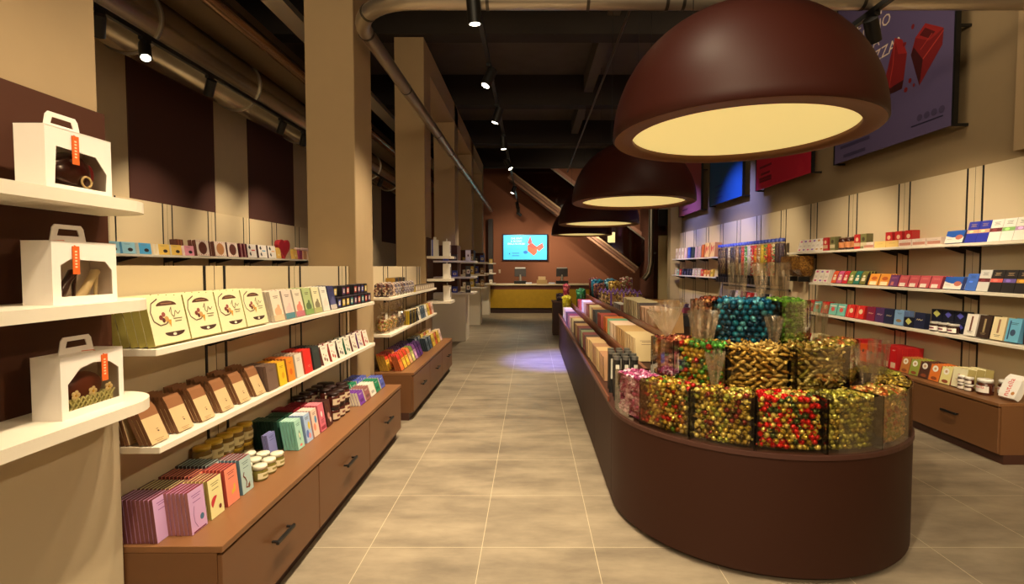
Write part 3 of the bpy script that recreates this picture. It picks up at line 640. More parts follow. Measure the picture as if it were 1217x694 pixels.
banner(11.4, 13.1, 2.81, 4.95, (176, 84, 90), [('l', .3, .16, .25, 3, (110, 40, 50))], 'dusky pink banner next to the wall corner')

# ------------------------------------------------------------------ the island
CX, CYI = 1.355, 3.09
def ell(rx, ry, a, z=0): return (CX-rx*math.cos(a), CYI-ry*math.sin(a), z)
IS = empty('display_island', (0, 0, 0)); tag(IS, 'long brown display island with a rounded front end beneath the domes', 'display island')
M_IS = col(48, 22, 10, .55, spec=.25, noise=.05, nscale=2); YF = 9.0
def outline(d, n=40, yf=YF): return [(ell(.845-d, .82-d, PI*i/n)[0], ell(.845-d, .82-d, PI*i/n)[1]) for i in range(n+1)]+[(2.2-d, yf-d), (.51+d, yf-d)]
MB().prism(outline(.05), 0, .035, DBROWN, smooth=False).build('plinth', IS)
k = MB(); k.prism(outline(0, 40)[0:41]+[(2.2, 3.095), (.51, 3.095)], .035, .6, M_IS, smooth=True); k.build('round_end_panel', IS)
yy = 3.1
for i in range(7):
    w = (YF-3.1)/7; k = MB(); k.box(.51, 2.2, yy+.002, yy+w-.002, .035, .6, M_IS); k.build('side_panel', IS); yy += w
k = MB(); k.prism(outline(-.006), .6, .622, DBROWN, smooth=False); k.build('rim_board', IS)
k = MB()
for x0, x1 in ((.5, .512), (.735, .76), (1.95, 1.975), (2.198, 2.21)):
    z = .655 if x0 < .6 or x0 > 2.1 else .84; k.box(x0, x1, 3.2, YF, .622, z, col(112, 62, 44, .35))
k.box(.76, 1.95, 3.42, YF, .622, .79, M_IS); k.box(.985, 1.01, 3.62, YF, .79, 1.01, col(112, 62, 44, .35)); k.box(1.70, 1.725, 3.62, YF, .79, 1.01, col(112, 62, 44, .35)); k.box(1.01, 1.70, 3.62, YF, .79, .96, M_IS)
k.build('stepped_tray', IS)
# tiers carrying the candy bins
k = MB(); k.prism([(ell(.62, .555, PI*i/30)[0], ell(.62, .555, PI*i/30)[1]) for i in range(31)], .622, .835, DBROWN); k.prism([(ell(.37, .305, PI*i/30)[0], ell(.37, .305, PI*i/30)[1]) for i in range(31)], .835, 1.05, DBROWN); k.build('tier_riser', IS)
def candy_mesh(name, kind, m):
    k = MB()
    if kind == 'round':
        k.ball((0, 0, 0), .0172, m, 10, 7, (1, 1, .95))
        for s in (-1, 1):
            n = 7; vs = [(s*.015, 0, 0)]+[(s*(.0235+.002*(i % 2)), (.006 if i % 2 else .0095)*math.cos(i*2*PI/n), (.006 if i % 2 else .0095)*math.sin(i*2*PI/n)) for i in range(n)]
            k.add(vs, [(0, 1+i, 1+(i+1)%n) for i in range(n)], m)
    elif kind == 'long':
        k.ball((0, 0, 0), .012, m, 8, 6, (2.1, 1, .85))
        for s in (-1, 1):
            n = 6; vs = [(s*.022, 0, 0)]+[(s*(.038+.003*(i % 2)), (.007 if i % 2 else .011)*math.cos(i*2*PI/n), (.007 if i % 2 else .011)*math.sin(i*2*PI/n)) for i in range(n)]
            k.add(vs, [(0, 1+i, 1+(i+1)%n) for i in range(n)], m)
    else:
        k.ball((0, 0, 0), .0185, m, 10, 7)
        k.add([(0,0,.016),(-.012,.004,.026),(0,-.003,.023),(.012,.004,.026)], [(0,1,2),(0,2,3)], m)
    return k.mesh(name)
GOLDS = [(186, 160, 56), (146, 118, 36), (212, 192, 104), (92, 72, 26)]
KIND = {
 'pink': ('pink_wrapped_sweet', 'round', foil('f_pink', [(176, 76, 126), (200, 140, 170), (110, 30, 70), (214, 180, 196), (150, 50, 100)], .35, .4), 'pink and white twist-wrapped sweet'),
 'goldred': ('gold_foil_chocolate', 'round', foil('f_goldred', GOLDS+[(170, 30, 24), GOLDS[0], (150, 90, 30), (84, 110, 36)]), 'gold foil chocolate with red twists'),
 'olive': ('olive_foil_chocolate', 'round', foil('f_olive', GOLDS+[(120, 40, 26), (150, 150, 60), GOLDS[1]]), 'olive-gold foil chocolate'),
 'redgold': ('red_foil_chocolate', 'round', foil('f_redgold', [(196, 24, 20), GOLDS[2], (60, 74, 26), (210, 30, 22), GOLDS[0], (184, 20, 18), GOLDS[1]]), 'red and gold foil chocolate'),
 'lime': ('lime_foil_chocolate', 'round', foil('f_lime', [(170, 162, 60), (130, 126, 42), (196, 188, 96), (80, 74, 30), (176, 152, 60)]), 'yellow-green foil chocolate'),
 'copper': ('copper_foil_chocolate', 'round', foil('f_copper', [(200, 150, 80), (170, 90, 40), (214, 180, 110), (140, 130, 50), (190, 110, 50)]), 'copper and gold foil chocolate'),
 'mixed': ('green_foil_chocolate', 'round', foil('f_mixed', [(70, 140, 50), (170, 40, 28), GOLDS[0], (90, 160, 60), (190, 150, 60), GOLDS[1], (60, 90, 36)]), 'green, red and gold wrapped chocolate'),
 'long': ('long_gold_chocolate', 'long', foil('f_long', [(176, 140, 62), (206, 176, 100), (140, 104, 40), (190, 160, 90)]), 'long narrow gold-wrapped chocolate'),
 'long2': ('slim_gold_chocolate', 'long', foil('f_long2', [(186, 160, 90), (150, 120, 50), (206, 190, 130), (120, 112, 40)]), 'slim gold-green wrapped chocolate'),
 'blue': ('blue_foil_ball', 'ball', foil('f_blue', [(16, 96, 134), (24, 124, 160), (10, 56, 90), (84, 160, 184), (12, 76, 116)]), 'blue foil-wrapped chocolate ball'),
 'green': ('light_green_sweet', 'round', foil('f_green', [(100, 156, 44), (74, 124, 34), (140, 186, 80), (54, 94, 28)], .32, .5), 'light green twist-wrapped sweet'),
 'brown': ('brown_foil_chocolate', 'round', foil('f_brown', [(120, 50, 34), (90, 34, 26), (190, 140, 90), (140, 70, 44)]), 'brown foil-wrapped chocolate'),
}
CMESH = {}; CP = {}
def candy(kind, p, where, squash=1.):
    name, shp, m, desc = KIND[kind]
    if kind not in CMESH: CMESH[kind] = candy_mesh(name, shp, m)
    if kind not in CP: o = bpy.data.objects.new(name, CMESH[kind]); CP[kind] = o
    else: o = CP[kind].copy()
    C.objects.link(o); o.location = p
    o.rotation_euler = (random.uniform(0, 6.28), random.uniform(-.6, .6), random.uniform(0, 6.28))
    o['label'] = f'{desc} heaped in {where}'; o['category'] = 'sweet' if shp == 'round' and 'sweet' in desc else 'chocolate'; o['group'] = f'{name.replace("_", " ")}s in {where}'
    return o
def arc_bin(rx, ry, dp, a0, a1, z0, hb, kind, label, where, indiv=True, heap=.0, core=None, ends=True, rim=True):
    """one clear bin following the curve, filled with sweets; outer ellipse (rx, ry), DP deep"""
    c = ell(rx-dp/2, ry-dp/2, (a0+a1)/2); e = empty('candy_bin', (c[0], c[1], z0)); tag(e, label, 'candy bin', 'clear candy bins on the island end')
    n = max(6, int((a1-a0)/.06)); rxi, ryi = rx-dp, ry-dp; th = .005; g = .004
    def P(r1, r2, a, z): q = ell(r1, r2, a); return (q[0]-c[0], q[1]-c[1], z)
    ep = .0042/ry; aa = [a0+ep+(a1-a0-2*ep)*i/n for i in range(n+1)]
    def wall(ra, rb, ia, ib, zt):
        vs = []; 
        for a in aa: vs += [P(ra, rb, a, .003), P(ra, rb, a, zt), P(ia, ib, a, zt), P(ia, ib, a, .003)]
        fs = []
        for i in range(n):
            b = 4*i
            for j in range(4): fs.append((b+j, b+(j+1)%4, b+4+(j+1)%4, b+4+j))
        fs += [(3, 2, 1, 0), (4*n, 4*n+1, 4*n+2, 4*n+3)]
        return vs, fs
    v, f = wall(rx-g, ry-g, rx-g-th, ry-g-th, hb); MB().add(v, f, ACRYL).build('curved_front', e)
    v, f = wall(rxi+th, ryi+th, rxi, ryi, hb*.9); MB().add(v, f, ACRYL).build('curved_rear', e)
    for a in (a0+ep, a1-ep):
        A_, B_ = P(rx-g, ry-g, a, 0), P(rxi, ryi, a, 0); t = Vector((A_[1]-B_[1], B_[0]-A_[0], 0)).normalized()*.002
        vs = [(A_[0]+s*t.x, A_[1]+s*t.y, z) for s in (-1, 1) for z in (.003, hb)]+[(B_[0]+s*t.x, B_[1]+s*t.y, z) for s in (-1, 1) for z in (.003, hb)]
        MB().add(vs, [(0,1,5,4),(2,6,7,3),(0,2,3,1),(4,5,7,6),(1,3,7,5),(0,4,6,2)], clear('divider_edge', (190, 182, 165), .3, .1)).build('divider', e)
    # the heap inside
    name, shp, m, desc = KIND[kind]; cs = .86 if (shp == 'round' and z0 < .7) else 1.; sp = .033*cs if shp == 'round' else .037; r0 = .032 if shp == 'round' else .026
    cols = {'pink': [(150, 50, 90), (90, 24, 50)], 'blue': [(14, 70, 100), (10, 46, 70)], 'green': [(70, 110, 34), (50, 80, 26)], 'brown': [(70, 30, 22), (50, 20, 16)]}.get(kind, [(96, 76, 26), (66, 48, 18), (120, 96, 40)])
    top = hb-.012; ins = .06
    K = MB(); rr1, rr2 = rx-ins, ry-ins; vs = []
    ab = [a0+.03+(a1-a0-.06)*i/n for i in range(n+1)]
    for a in ab: vs += [P(rr1, rr2, a, .004), P(rr1, rr2, a, top-.045), P(rxi+.012, ryi+.012, a, top-.045), P(rxi+.012, ryi+.012, a, .004)]
    fs = [(4*i+j, 4*i+(j+1)%4, 4*i+4+(j+1)%4, 4*i+4+j) for i in range(n) for j in range(4)]+[(3, 2, 1, 0), (4*n, 4*n+1, 4*n+2, 4*n+3)]
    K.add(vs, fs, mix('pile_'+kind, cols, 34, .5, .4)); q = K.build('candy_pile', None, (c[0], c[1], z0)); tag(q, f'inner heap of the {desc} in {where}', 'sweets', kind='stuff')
    spots_ = []
    L = 0; prev = ell(rx-r0-g, ry-r0-g, a0); M = 200; cum = [0]
    for i in range(1, M+1):
        q = ell(rx-r0-g, ry-r0-g, a0+(a1-a0)*i/M); L += math.hypot(q[0]-prev[0], q[1]-prev[1]); cum.append(L); prev = q
    def a_at(s): 
        for i in range(M):
            if cum[i+1] >= s: return a0+(a1-a0)*(i+(s-cum[i])/max(1e-9, cum[i+1]-cum[i]))/M
        return a1
    sx = sp if shp != 'long' else .052; sz = sp*.86 if shp != 'long' else .022
    row = 0; z = .027
    while z < top-.012:
        s = .025+(sx/2 if row % 2 else 0)
        while s < L-.022:
            a = a_at(s+random.uniform(-.004, .004)); w = random.uniform(0, .006); spots_.append(('f', ell(rx-r0-g-w, ry-r0-g-w, a, z0+z+random.uniform(-.003, .003)))); s += sx
        z += sz; row += 1
    j = 0; d = .034
    while d < dp-.03:
        s = .026+(sx/2 if j % 2 else 0)
        while s < L-.024:
            a = a_at(s); spots_.append(('t', ell(rx-d, ry-d, a, z0+top-.006+heap*math.sin(PI*min(1, d/dp))+random.uniform(-.007, .008)))); s += sx*(1+d*.35)
        d += sp*.82 if shp != 'long' else .027; j += 1
    if indiv:
        for _, p in spots_:
            o = candy(kind, p, where); o.scale = (cs, cs, cs)
            if shp == 'long': o.rotation_euler = (random.uniform(0, 6.28), random.uniform(-.8, .8), random.uniform(-.15, .15)+((a0+a1)/2-PI/2)*.8)
    else:
        if kind not in CMESH: CMESH[kind] = candy_mesh(name, shp, m)
        K = MB(); me = CMESH[kind]; mv = [v.co.copy() for v in me.vertices]; mf = [tuple(p.vertices) for p in me.polygons]
        for _, p in spots_:
            K.add(mv, mf, mix('loose_'+kind, {'copper': [(200, 150, 80), (170, 90, 40), (214, 180, 110), (140, 130, 50)], 'lime': [(190, 180, 70), (150, 146, 50), (206, 196, 100)], 'pink': [(206, 96, 140), (224, 170, 190), (150, 40, 84)]}.get(kind, GOLDS), 30, .3, .7), True,
                  Matrix.Translation(Vector(p)-Vector((c[0], c[1], z0))) @ Euler((random.uniform(0, 6), random.uniform(-.6, .6), random.uniform(0, 6))).to_matrix().to_4x4() @ Matrix.Scale(cs, 4))
        q = K.build('loose_sweets', None, (c[0], c[1], z0)); tag(q, f'loose {desc}s in {where}', 'sweets', kind='stuff')
T1 = [(.08, .47, 'pink', 'the lowest tier pink end bin', 1), (.47, .85, 'goldred', 'the lowest tier bin after the pink one', 1), (.85, 1.22, 'olive', 'the lowest tier bin beside the red one', 1), (1.22, 1.6, 'redgold', 'the lowest tier red bin', 1), (1.6, 1.97, 'lime', 'the lowest tier bin past the red one', 1), (1.97, 2.36, 'copper', 'the lowest tier copper bin', 0), (2.36, 2.75, 'goldred', 'the lowest tier bin on the wall side', 0), (2.75, 3.06, 'lime', 'the lowest tier last bin', 0)]
for a0, a1, kd, wh, ind in T1: arc_bin(.845, .82, .215, a0, a1, .622, .262 if kd != 'pink' else .25, kd, f'clear curved acrylic bin, {wh[4:]}', wh, bool(ind), .012)
T2 = [(.05, .5, 'brown', 'the second tier first bin', 1), (.5, 1.03, 'mixed', 'the second tier green and red bin', 1), (1.03, 1.6, 'long', 'the second tier central gold bin', 1), (1.6, 2.2, 'long2', 'the second tier right-hand gold bin', 1), (2.2, 2.8, 'copper', 'the second tier wall side bin', 0)]
for a0, a1, kd, wh, ind in T2: arc_bin(.615, .55, .23, a0, a1, .836, .238, kd, f'clear curved acrylic bin, {wh[4:]}', wh, bool(ind), .016)
T3 = [(.0, .66, 'brown', 'the top tier brown bin', 1), (.66, 1.74, 'blue', 'the top tier blue bin', 1), (1.74, 2.6, 'green', 'the top tier green bin', 1)]
for a0, a1, kd, wh, ind in T3: arc_bin(.365, .3, .21, a0, a1, 1.051, .25, kd, f'clear curved acrylic bin, {wh[4:]}', wh, bool(ind), .02)
# ------------------------------------------------------------------ the goods
INK = (70, 44, 36)
def txt(c=INK): return [('l', .5, .86, .6, 2, c), ('l', .5, .7, .5, 1, c)]
MAR = (120, 34, 48)
# first bay, cabinet top
look('lilac', 'lilac chocolate box, maroon edges', .09, .165, .013, (206, 164, 208), (150, 96, 96), MAR, txt((140, 90, 150))+[('e', .72, .28, .13, .075, (70, 110, 140)), ('c', [(.3, .62), (.22, .45), (.25, .25), (.4, .1)], .0012, (110, 70, 120)), ('r', .5, .03, .8, .03, MAR)])
look('cream', 'cream chocolate box with red fan', .085, .16, .013, (232, 222, 160), (170, 150, 80), MAR, txt((130, 110, 70))+[('e', .4, .38, .3, .16, 1.0, 3.9, (196, 50, 60)), ('e', .72, .2, .1, .06, (110, 40, 30))])
look('salmon', 'salmon-pink chocolate box', .085, .16, .013, (236, 140, 112), (170, 70, 60), MAR, txt((150, 60, 60))+[('p', [(.4, .25), (.7, .3), (.75, .5), (.62, .5), (.6, .38), (.42, .36)], (220, 180, 60))])
look('skyblue', 'pale blue chocolate box with swirl', .085, .16, .014, (176, 200, 196), (90, 120, 136), MAR, txt((90, 110, 110))+[('c', [(.3, .6), (.2, .5), (.35, .42), (.45, .3), (.35, .15), (.6, .12), (.7, .25)], .003, (110, 50, 40)), ('e', .62, .16, .1, .07, (120, 70, 40))])
look('mint', 'mint green chocolate box', .075, .165, .014, (168, 214, 196), (110, 170, 150), (190, 224, 210), [('l', .5, .85, .6, 2, (60, 120, 100)), ('p', [(.5, .65), (.68, .45), (.5, .25), (.32, .45)], (90, 130, 110)), ('e', .5, .45, .12, .09, (220, 224, 190)), ('e', .5, .12, .2, .04, (230, 120, 110))])
look('bluefloral', 'light blue flowered chocolate box', .075, .165, .014, (170, 194, 226), (130, 150, 190), (226, 226, 220), [('e', .3, .3, .22, .14, (90, 120, 190)), ('e', .7, .55, .2, .14, (220, 190, 70)), ('e', .6, .2, .2, .1, (226, 150, 150)), ('l', .5, .86, .6, 2, INK)])
look('peachfloral', 'peach flowered chocolate box', .075, .165, .014, (236, 200, 180), (190, 150, 140), (230, 214, 200), [('e', .35, .35, .22, .14, (230, 140, 110)), ('e', .65, .6, .2, .14, (90, 140, 180)), ('l', .5, .86, .6, 2, INK)])
look('rose', 'rose pink chocolate box', .08, .17, .014, (214, 110, 126), (190, 90, 104), (230, 150, 160), [('e', .5, .62, .14, .11, (240, 226, 220)), ('l', .5, .4, .5, 3, (120, 30, 50)), ('r', .5, .12, .8, .12, (150, 50, 66))])
look('cocoa', 'dark brown flowered chocolate box', .08, .165, .014, (74, 36, 30), (52, 24, 20), (60, 30, 26), [('e', .45, .4, .2, .14, (190, 130, 120)), ('e', .65, .22, .16, .1, (220, 190, 170)), ('c', [(.5, .5), (.6, .7), (.4, .85)], .002, (140, 100, 60))])
def stripe(key, nm, c): look(key, nm+' slanted bar pack', .11, .1, .017, c, (226, 216, 196), c, [('l', .5, .8, .6, 2, (240, 236, 224)), ('r', .5, .3, .6, .22, tuple(int(v*.75) for v in c))], name='slanted_pack')
stripe('purple', 'purple', (120, 60, 160)); stripe('mauve', 'mauve brown', (150, 96, 92)); stripe('whitep', 'white', (232, 224, 210)); stripe('emerald', 'emerald green', (30, 130, 90)); stripe('cobalt', 'cobalt blue', (84, 96, 180))
look('darkgreen', 'dark green chocolate box', .085, .16, .014, (34, 74, 56), (24, 52, 40), (40, 84, 64), [('e', .55, .45, .14, .1, (90, 150, 120)), ('l', .5, .8, .5, 2, (110, 160, 130))])
look('crimson', 'crimson chocolate box', .085, .165, .014, (130, 30, 40), (110, 24, 34), (150, 40, 50), [('l', .5, .7, .5, 2, (210, 140, 130))])
look('periwinkle', 'periwinkle chocolate box', .08, .12, .014, (130, 130, 190), (110, 110, 160), None or (140, 140, 200), txt((60, 60, 110)))
X1 = -1.295; ZC = .4682; W = 'the first low drawer cabinet'
for key, y in (('lilac', 1.905), ('cream', 2.018), ('salmon', 2.128), ('skyblue', 2.238)): put(key, X1, y, ZC, 'E', 6, .1, W)
look('lilac2', 'lilac box of the rear rank', *LOOKS['lilac'][1:4], (206, 164, 208), (120, 66, 70), (96, 34, 40), txt((140, 90, 150)))
look('cream2', 'cream box of the rear rank', *LOOKS['cream'][1:4], (232, 222, 160), (120, 80, 60), (84, 34, 34), txt((130, 110, 70)))
look('salmon2', 'salmon box of the rear rank', *LOOKS['salmon'][1:4], (236, 140, 112), (110, 44, 40), (84, 34, 34), txt((150, 60, 60)))
look('skyblue2', 'pale blue box of the rear rank', *LOOKS['skyblue'][1:4], (176, 200, 196), (70, 60, 60), (50, 40, 34), txt((90, 110, 110)))
for key, y in (('lilac2', 1.85), ('cream2', 1.955), ('salmon2', 2.065), ('skyblue2', 2.175)): put(key, X1-.092, y, ZC, 'E', 9, .1, W)
jar_kind('pistachio', 'white-lidded pistachio cream jar', .034, .072, (122, 112, 52), (232, 226, 200), (226, 214, 176), band=(150, 140, 80))
for i in range(3):
    for j in range(3): jar('pistachio', X1-.02-.072*j, 2.37+.08*i, ZC, where=W, turn=random.uniform(-.15, .15))
jar_kind('goldlid', 'squat olive jar with golden lid', .04, .098, (120, 92, 36), (200, 164, 50), (206, 190, 140), band=(140, 120, 70))
for i in range(5):
    for lv in (0, 1): jar('goldlid', -1.535, 2.28+.086*i, ZC+lv*.0988, where=W)
for key, y in (('mint', 2.78), ('bluefloral', 2.89), ('peachfloral', 2.985), ('rose', 3.085), ('cocoa', 3.185)): put(key, X1-.005, y, ZC, 'E', 5, .16, W)
for key, y, n in (('periwinkle', 2.68, 2), ('darkgreen', 2.80, 9), ('darkgreen', 2.90, 7), ('crimson', 3.0, 8), ('crimson', 3.1, 6)): put(key, X1-.11, y, ZC, 'E', n, .16, W)
jar_kind('jam', 'dark-lidded brown spread jar', .042, .094, (70, 26, 20), (40, 20, 18), (216, 196, 166), band=(120, 60, 50))
for i in range(4):
    for lv in (0, 1):
        for j in range(2 if i else 1):
            jar('jam', X1-.035-.09*j-(0 if i < 3 else .05), 3.3+.092*i, ZC+lv*.0948, where=W)
for i in range(5): 
    for lv in (0, 1): jar('jam', -1.515, 3.2+.094*i, ZC+lv*.0948, where=W)
for key, y in (('purple', 3.68), ('mauve', 3.81), ('whitep', 3.935), ('emerald', 4.06), ('cobalt', 4.19)): put(key, X1+.04, y, ZC, 'E', 5, .3, W)
for key, y in (('whitep', 3.68), ('emerald', 3.82), ('emerald', 3.945), ('cobalt', 4.07), ('cobalt', 4.19)): put(key, X1-.1, y, ZC, 'E', 6, .3, W)
# first bay, lower shelf
W = "the first bay's lower shelf"; ZL = .8402
look('kraft', 'kraft pouch with brown top', .086, .155, .013, (206, 176, 130), (120, 80, 50), (140, 92, 56), [('r', .5, .97, 1, .3, (140, 92, 56)), ('l', .6, .4, .12, 2, (90, 60, 40)), ('l', .5, .1, .5, 2, (150, 120, 80)), ('e', .62, .33, .05, .02, (90, 60, 40))], name='snack_pouch', cat='pouch', shape='pouch')
for i in range(6):
    y = 1.835+.139*i; put('kraft', -1.385, y, ZL, 'E', 3, .4, W); put('kraft', -1.47, y-.0, ZL, 'E', 3, .25, W)
look('taupe', 'taupe brown slim box', .1, .135, .016, (116, 92, 78), (86, 64, 54), None or (100, 78, 66), [('l', .5, .8, .5, 2, (90, 70, 60))])
look('yellow', 'bright yellow slim box', .08, .13, .016, (230, 190, 40), (140, 110, 40), (200, 120, 40), [('e', .6, .4, .2, .14, (214, 160, 30)), ('l', .5, .8, .5, 2, (150, 110, 30))])
look('orange', 'orange slim box', .08, .135, .016, (232, 140, 40), (150, 90, 40), (190, 80, 40), [('e', .5, .4, .2, .14, (214, 100, 30)), ('l', .5, .8, .5, 2, (150, 80, 30))])
look('offwhite', 'off-white slim box', .085, .14, .016, (226, 214, 196), (190, 176, 156), (150, 90, 60), [('l', .5, .8, .5, 3, (150, 120, 110))])
look('red', 'plain red slim box', .1, .145, .016, (216, 46, 36), (190, 70, 50), (200, 40, 34), [('l', .6, .3, .3, 2, (240, 180, 150))])
look('slate', 'dark slate slim box', .1, .145, .016, (52, 58, 54), (40, 42, 40), (36, 38, 36), [('l', .5, .8, .5, 2, (90, 96, 90))])
for key, y in (('taupe', 2.93-.0), ('yellow', 3.03), ('orange', 3.13), ('offwhite', 3.235), ('red', 3.355), ('slate', 3.475)): pass
ys = [2.615, 2.72, 2.82, 2.925, 3.04, 3.165]
for key, y in zip(('taupe', 'yellow', 'orange', 'offwhite', 'red', 'slate'), ys): put(key, -1.375, y+.02, ZL, 'E', 7, .14, W)
def tent(key, nm, c, ac): look(key, nm+' patterned wedge carton', .1, .125, .03, (232, 222, 206), c, c, [('e', .35, .3, .12, .1, c), ('e', .65, .22, .12, .1, c), ('e', .6, .45, .07, .06, ac), ('l', .5, .88, .6, 2, c), ('e', .3, .55, .06, .05, c)], name='sweet_carton', cat='carton', shape='tent')
tent('tbrown', 'brown and white', (110, 60, 50), (190, 120, 100)); tent('tred', 'red and white', (170, 60, 50), (230, 140, 90)); tent('tgreen', 'green and white', (40, 110, 80), (130, 170, 120)); tent('tpurple', 'purple and white', (110, 60, 120), (190, 80, 110)); tent('tdark', 'dark and white', (60, 40, 40), (120, 130, 100))
for i, key in enumerate(('tbrown', 'tred', 'tdark', 'tgreen', 'tbrown', 'tpurple', 'tred')): put(key, -1.375, 3.33+.137*i, ZL, 'E', 3, .05, W)
# first bay, upper shelf
W = "the first bay's upper shelf"; ZU = 1.2002
EGG = (228, 222, 176)
look('egg', 'cream carton with chocolate cut-outs', .19, .185, .028, EGG, (176, 164, 84), (220, 210, 140), [('e', .52, .8, .28, .1, .0, PI, (84, 50, 34)), ('e', .6, .24, .28, .1, PI, 2*PI, (70, 44, 34)), ('r', .52, .845, .3, .02, (150, 110, 80)), ('e', .58, .19, .05, .03, (226, 216, 190)),
    ('c', [(.3, .95), (.12, .86), (.06, .68), (.1, .5), (.25, .4), (.42, .42), (.5, .5)], .0024, (96, 66, 46)), ('e', .3, .56, .05, .05, (120, 60, 50)), ('e', .38, .62, .05, .05, (150, 80, 70)), ('e', .44, .52, .06, .06, (196, 150, 90)), ('e', .36, .5, .04, .05, (90, 46, 40)),
    ('c', [(.55, .66), (.62, .76), (.6, .6), (.66, .55), (.72, .68), (.78, .6), (.86, .66)], .0016, (110, 90, 60)), ('l', .75, .5, .25, 2, (120, 100, 70)), ('p', [(.46, .5), (.52, .34), (.56, .5)], (206, 150, 60)), ('r', .5, .01, 1, .02, (150, 130, 70))], name='egg_carton_box')
for i in range(4): put('egg', -1.372, 1.9+.198*i, ZU, 'E', 5, .2, W)
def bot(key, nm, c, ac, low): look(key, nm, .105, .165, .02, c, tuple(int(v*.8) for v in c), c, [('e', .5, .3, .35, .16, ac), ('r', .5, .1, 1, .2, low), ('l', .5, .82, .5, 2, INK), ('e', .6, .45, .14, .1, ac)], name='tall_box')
bot('b1', 'tall white box with orange flowers', (232, 214, 190), (226, 170, 130), (220, 190, 150)); bot('b2', 'tall white and teal box', (226, 206, 190), (220, 190, 180), (80, 130, 140)); bot('b3', 'tall white box with pink peak', (230, 214, 190), (226, 130, 110), (190, 110, 120))
bot('b4', 'tall pale green scenery box', (176, 190, 130), (90, 110, 70), (130, 160, 90)); bot('b5', 'tall cream scenery box', (226, 218, 176), (130, 120, 90), (170, 170, 110)); bot('b6', 'tall plain white box', (226, 220, 206), (214, 206, 190), (220, 214, 200)); bot('b7', 'tall navy night-sky box', (52, 54, 96), (90, 90, 130), (190, 180, 170))
for i, key in enumerate(('b1', 'b2', 'b3', 'b4', 'b5', 'b6', 'b7')): put(key, -1.372, 2.71+.125*i, ZU, 'E', 5, .2, W)
def tin(key, nm, c): look(key, nm, .075, .078, .07, (30, 24, 32), (24, 20, 26), (60, 50, 60), [('r', .5, .5, .6, .6, c), ('r', .5, .5, .36, .36, (226, 214, 190)), ('l', .5, .56, .24, 2, INK)], name='square_tin', cat='tin')
tin('t1', 'small black tin with blue label', (70, 80, 170)); tin('t2', 'small black tin with yellow label', (206, 180, 70)); tin('t3', 'small black tin with teal label', (50, 130, 140)); tin('t4', 'small black tin with red label', (180, 50, 50)); tin('t5', 'small black tin with purple label', (110, 60, 110))
for i in range(9):
    for lv in (0, 1):
        if lv and i in (1, 4): continue
        put(('t1', 't2', 't2', 't3', 't5', 't4', 't3', 't4', 't5')[(i+lv*2) % 9], -1.375-lv*.03, 3.56+.082*i, ZU+lv*.079, 'E', 1, 0, W)
        if lv == 0: put(('t4', 't5', 't1')[i % 3], -1.455, 3.56+.082*i, ZU, 'E', 1, 0, W)
# far striped wall shelf
DEF[0] = 'sweets_carton'
W = "the far striped wall's shelf"; ZF = 1.6352; XF = -4.2
def card(key, nm, c, top, w=.17, h=.12): look(key, nm, w, h, .03, c, top, top, [('e', .6, .35, .2, .16, (50, 40, 40)), ('l', .4, .85, .5, 2, (120, 120, 120))], name='bar_pack')
card('c1', 'pale blue low carton', (150, 200, 220), (90, 150, 190)); card('c2', 'bright blue low carton', (80, 160, 210), (200, 200, 190)); card('c3', 'yellow low carton', (226, 186, 90), (210, 200, 180)); card('c4', 'pink low carton', (226, 150, 170), (214, 190, 190))
look('circ', 'white dotted carton with brown circle', .24, .2, .05, (232, 214, 200), (90, 50, 40), (220, 200, 190), [('e', .5, .5, .34, .4, (96, 50, 40))]+[('e', .1+.8*(i % 5)/4, .07 if i < 5 else .93, .03, .03, (190, 80, 80)) for i in range(10)])
look('circ2', 'white dotted carton with caramel circle', .24, .2, .05, (232, 214, 200), (90, 50, 40), (220, 200, 190), [('e', .5, .5, .34, .4, (190, 130, 80))]+[('e', .1+.8*(i % 5)/4, .07 if i < 5 else .93, .03, .03, (190, 80, 80)) for i in range(10)])
look('choco', 'brown ribbed carton', .12, .2, .04, (96, 50, 36), (76, 40, 30), (110, 60, 40), [('r', .3, .5, .1, 1, (150, 100, 70)), ('r', .7, .5, .1, 1, (150, 100, 70))])
look('maroonw', 'maroon striped pack', .07, .2, .05, (100, 30, 44), (80, 24, 34), (110, 34, 50), [('r', .5, .5, .2, 1, (200, 170, 160))])
def jig(key, nm, ac): look(key, nm, .24, .2, .04, (236, 226, 216), (60, 30, 36), (230, 220, 210), [('p', [(.15, .75), (.3, .95), (.42, .72), (.3, .6)], (40, 36, 40)), ('p', [(.2, .3), (.35, .45), (.42, .2), (.3, .1)], (40, 36, 40)), ('r', .65, .55, .4, .08, ac)])
jig('j1', 'white carton with red word stripe', (200, 50, 50)); jig('j2', 'white carton with blue word stripe', (60, 150, 200)); jig('j3', 'white carton with orange word stripe', (230, 160, 90))
for key, y, n in (('c1', 5.0, 2), ('c1', 5.2, 3), ('c2', 5.42, 2), ('c3', 5.7, 2), ('c3', 5.9, 2), ('c4', 6.12, 2), ('circ', 6.38, 3), ('circ2', 6.74, 3), ('circ', 7.02, 2), ('maroonw', 7.23, 3), ('maroonw', 7.32, 3), ('j1', 7.5, 3), ('j2', 7.8, 3), ('j3', 8.08, 3)): put(key, XF, y, ZF, 'E', min(n, 2), .12, W)
put('choco', XF-.12, 6.14, ZF, 'E', 2, .1, W)
look('ochre', 'ochre yellow pouch', .15, .18, .05, (226, 180, 90), (190, 150, 70), None or (200, 160, 80), [('e', .5, .4, .2, .12, (236, 210, 150))], name='snack_pouch', cat='pouch', shape='pouch')
look('palebox', 'pale square carton', .2, .13, .1, (226, 216, 190), (200, 190, 160), (220, 210, 180), [('l', .5, .6, .5, 3, (120, 120, 110))])
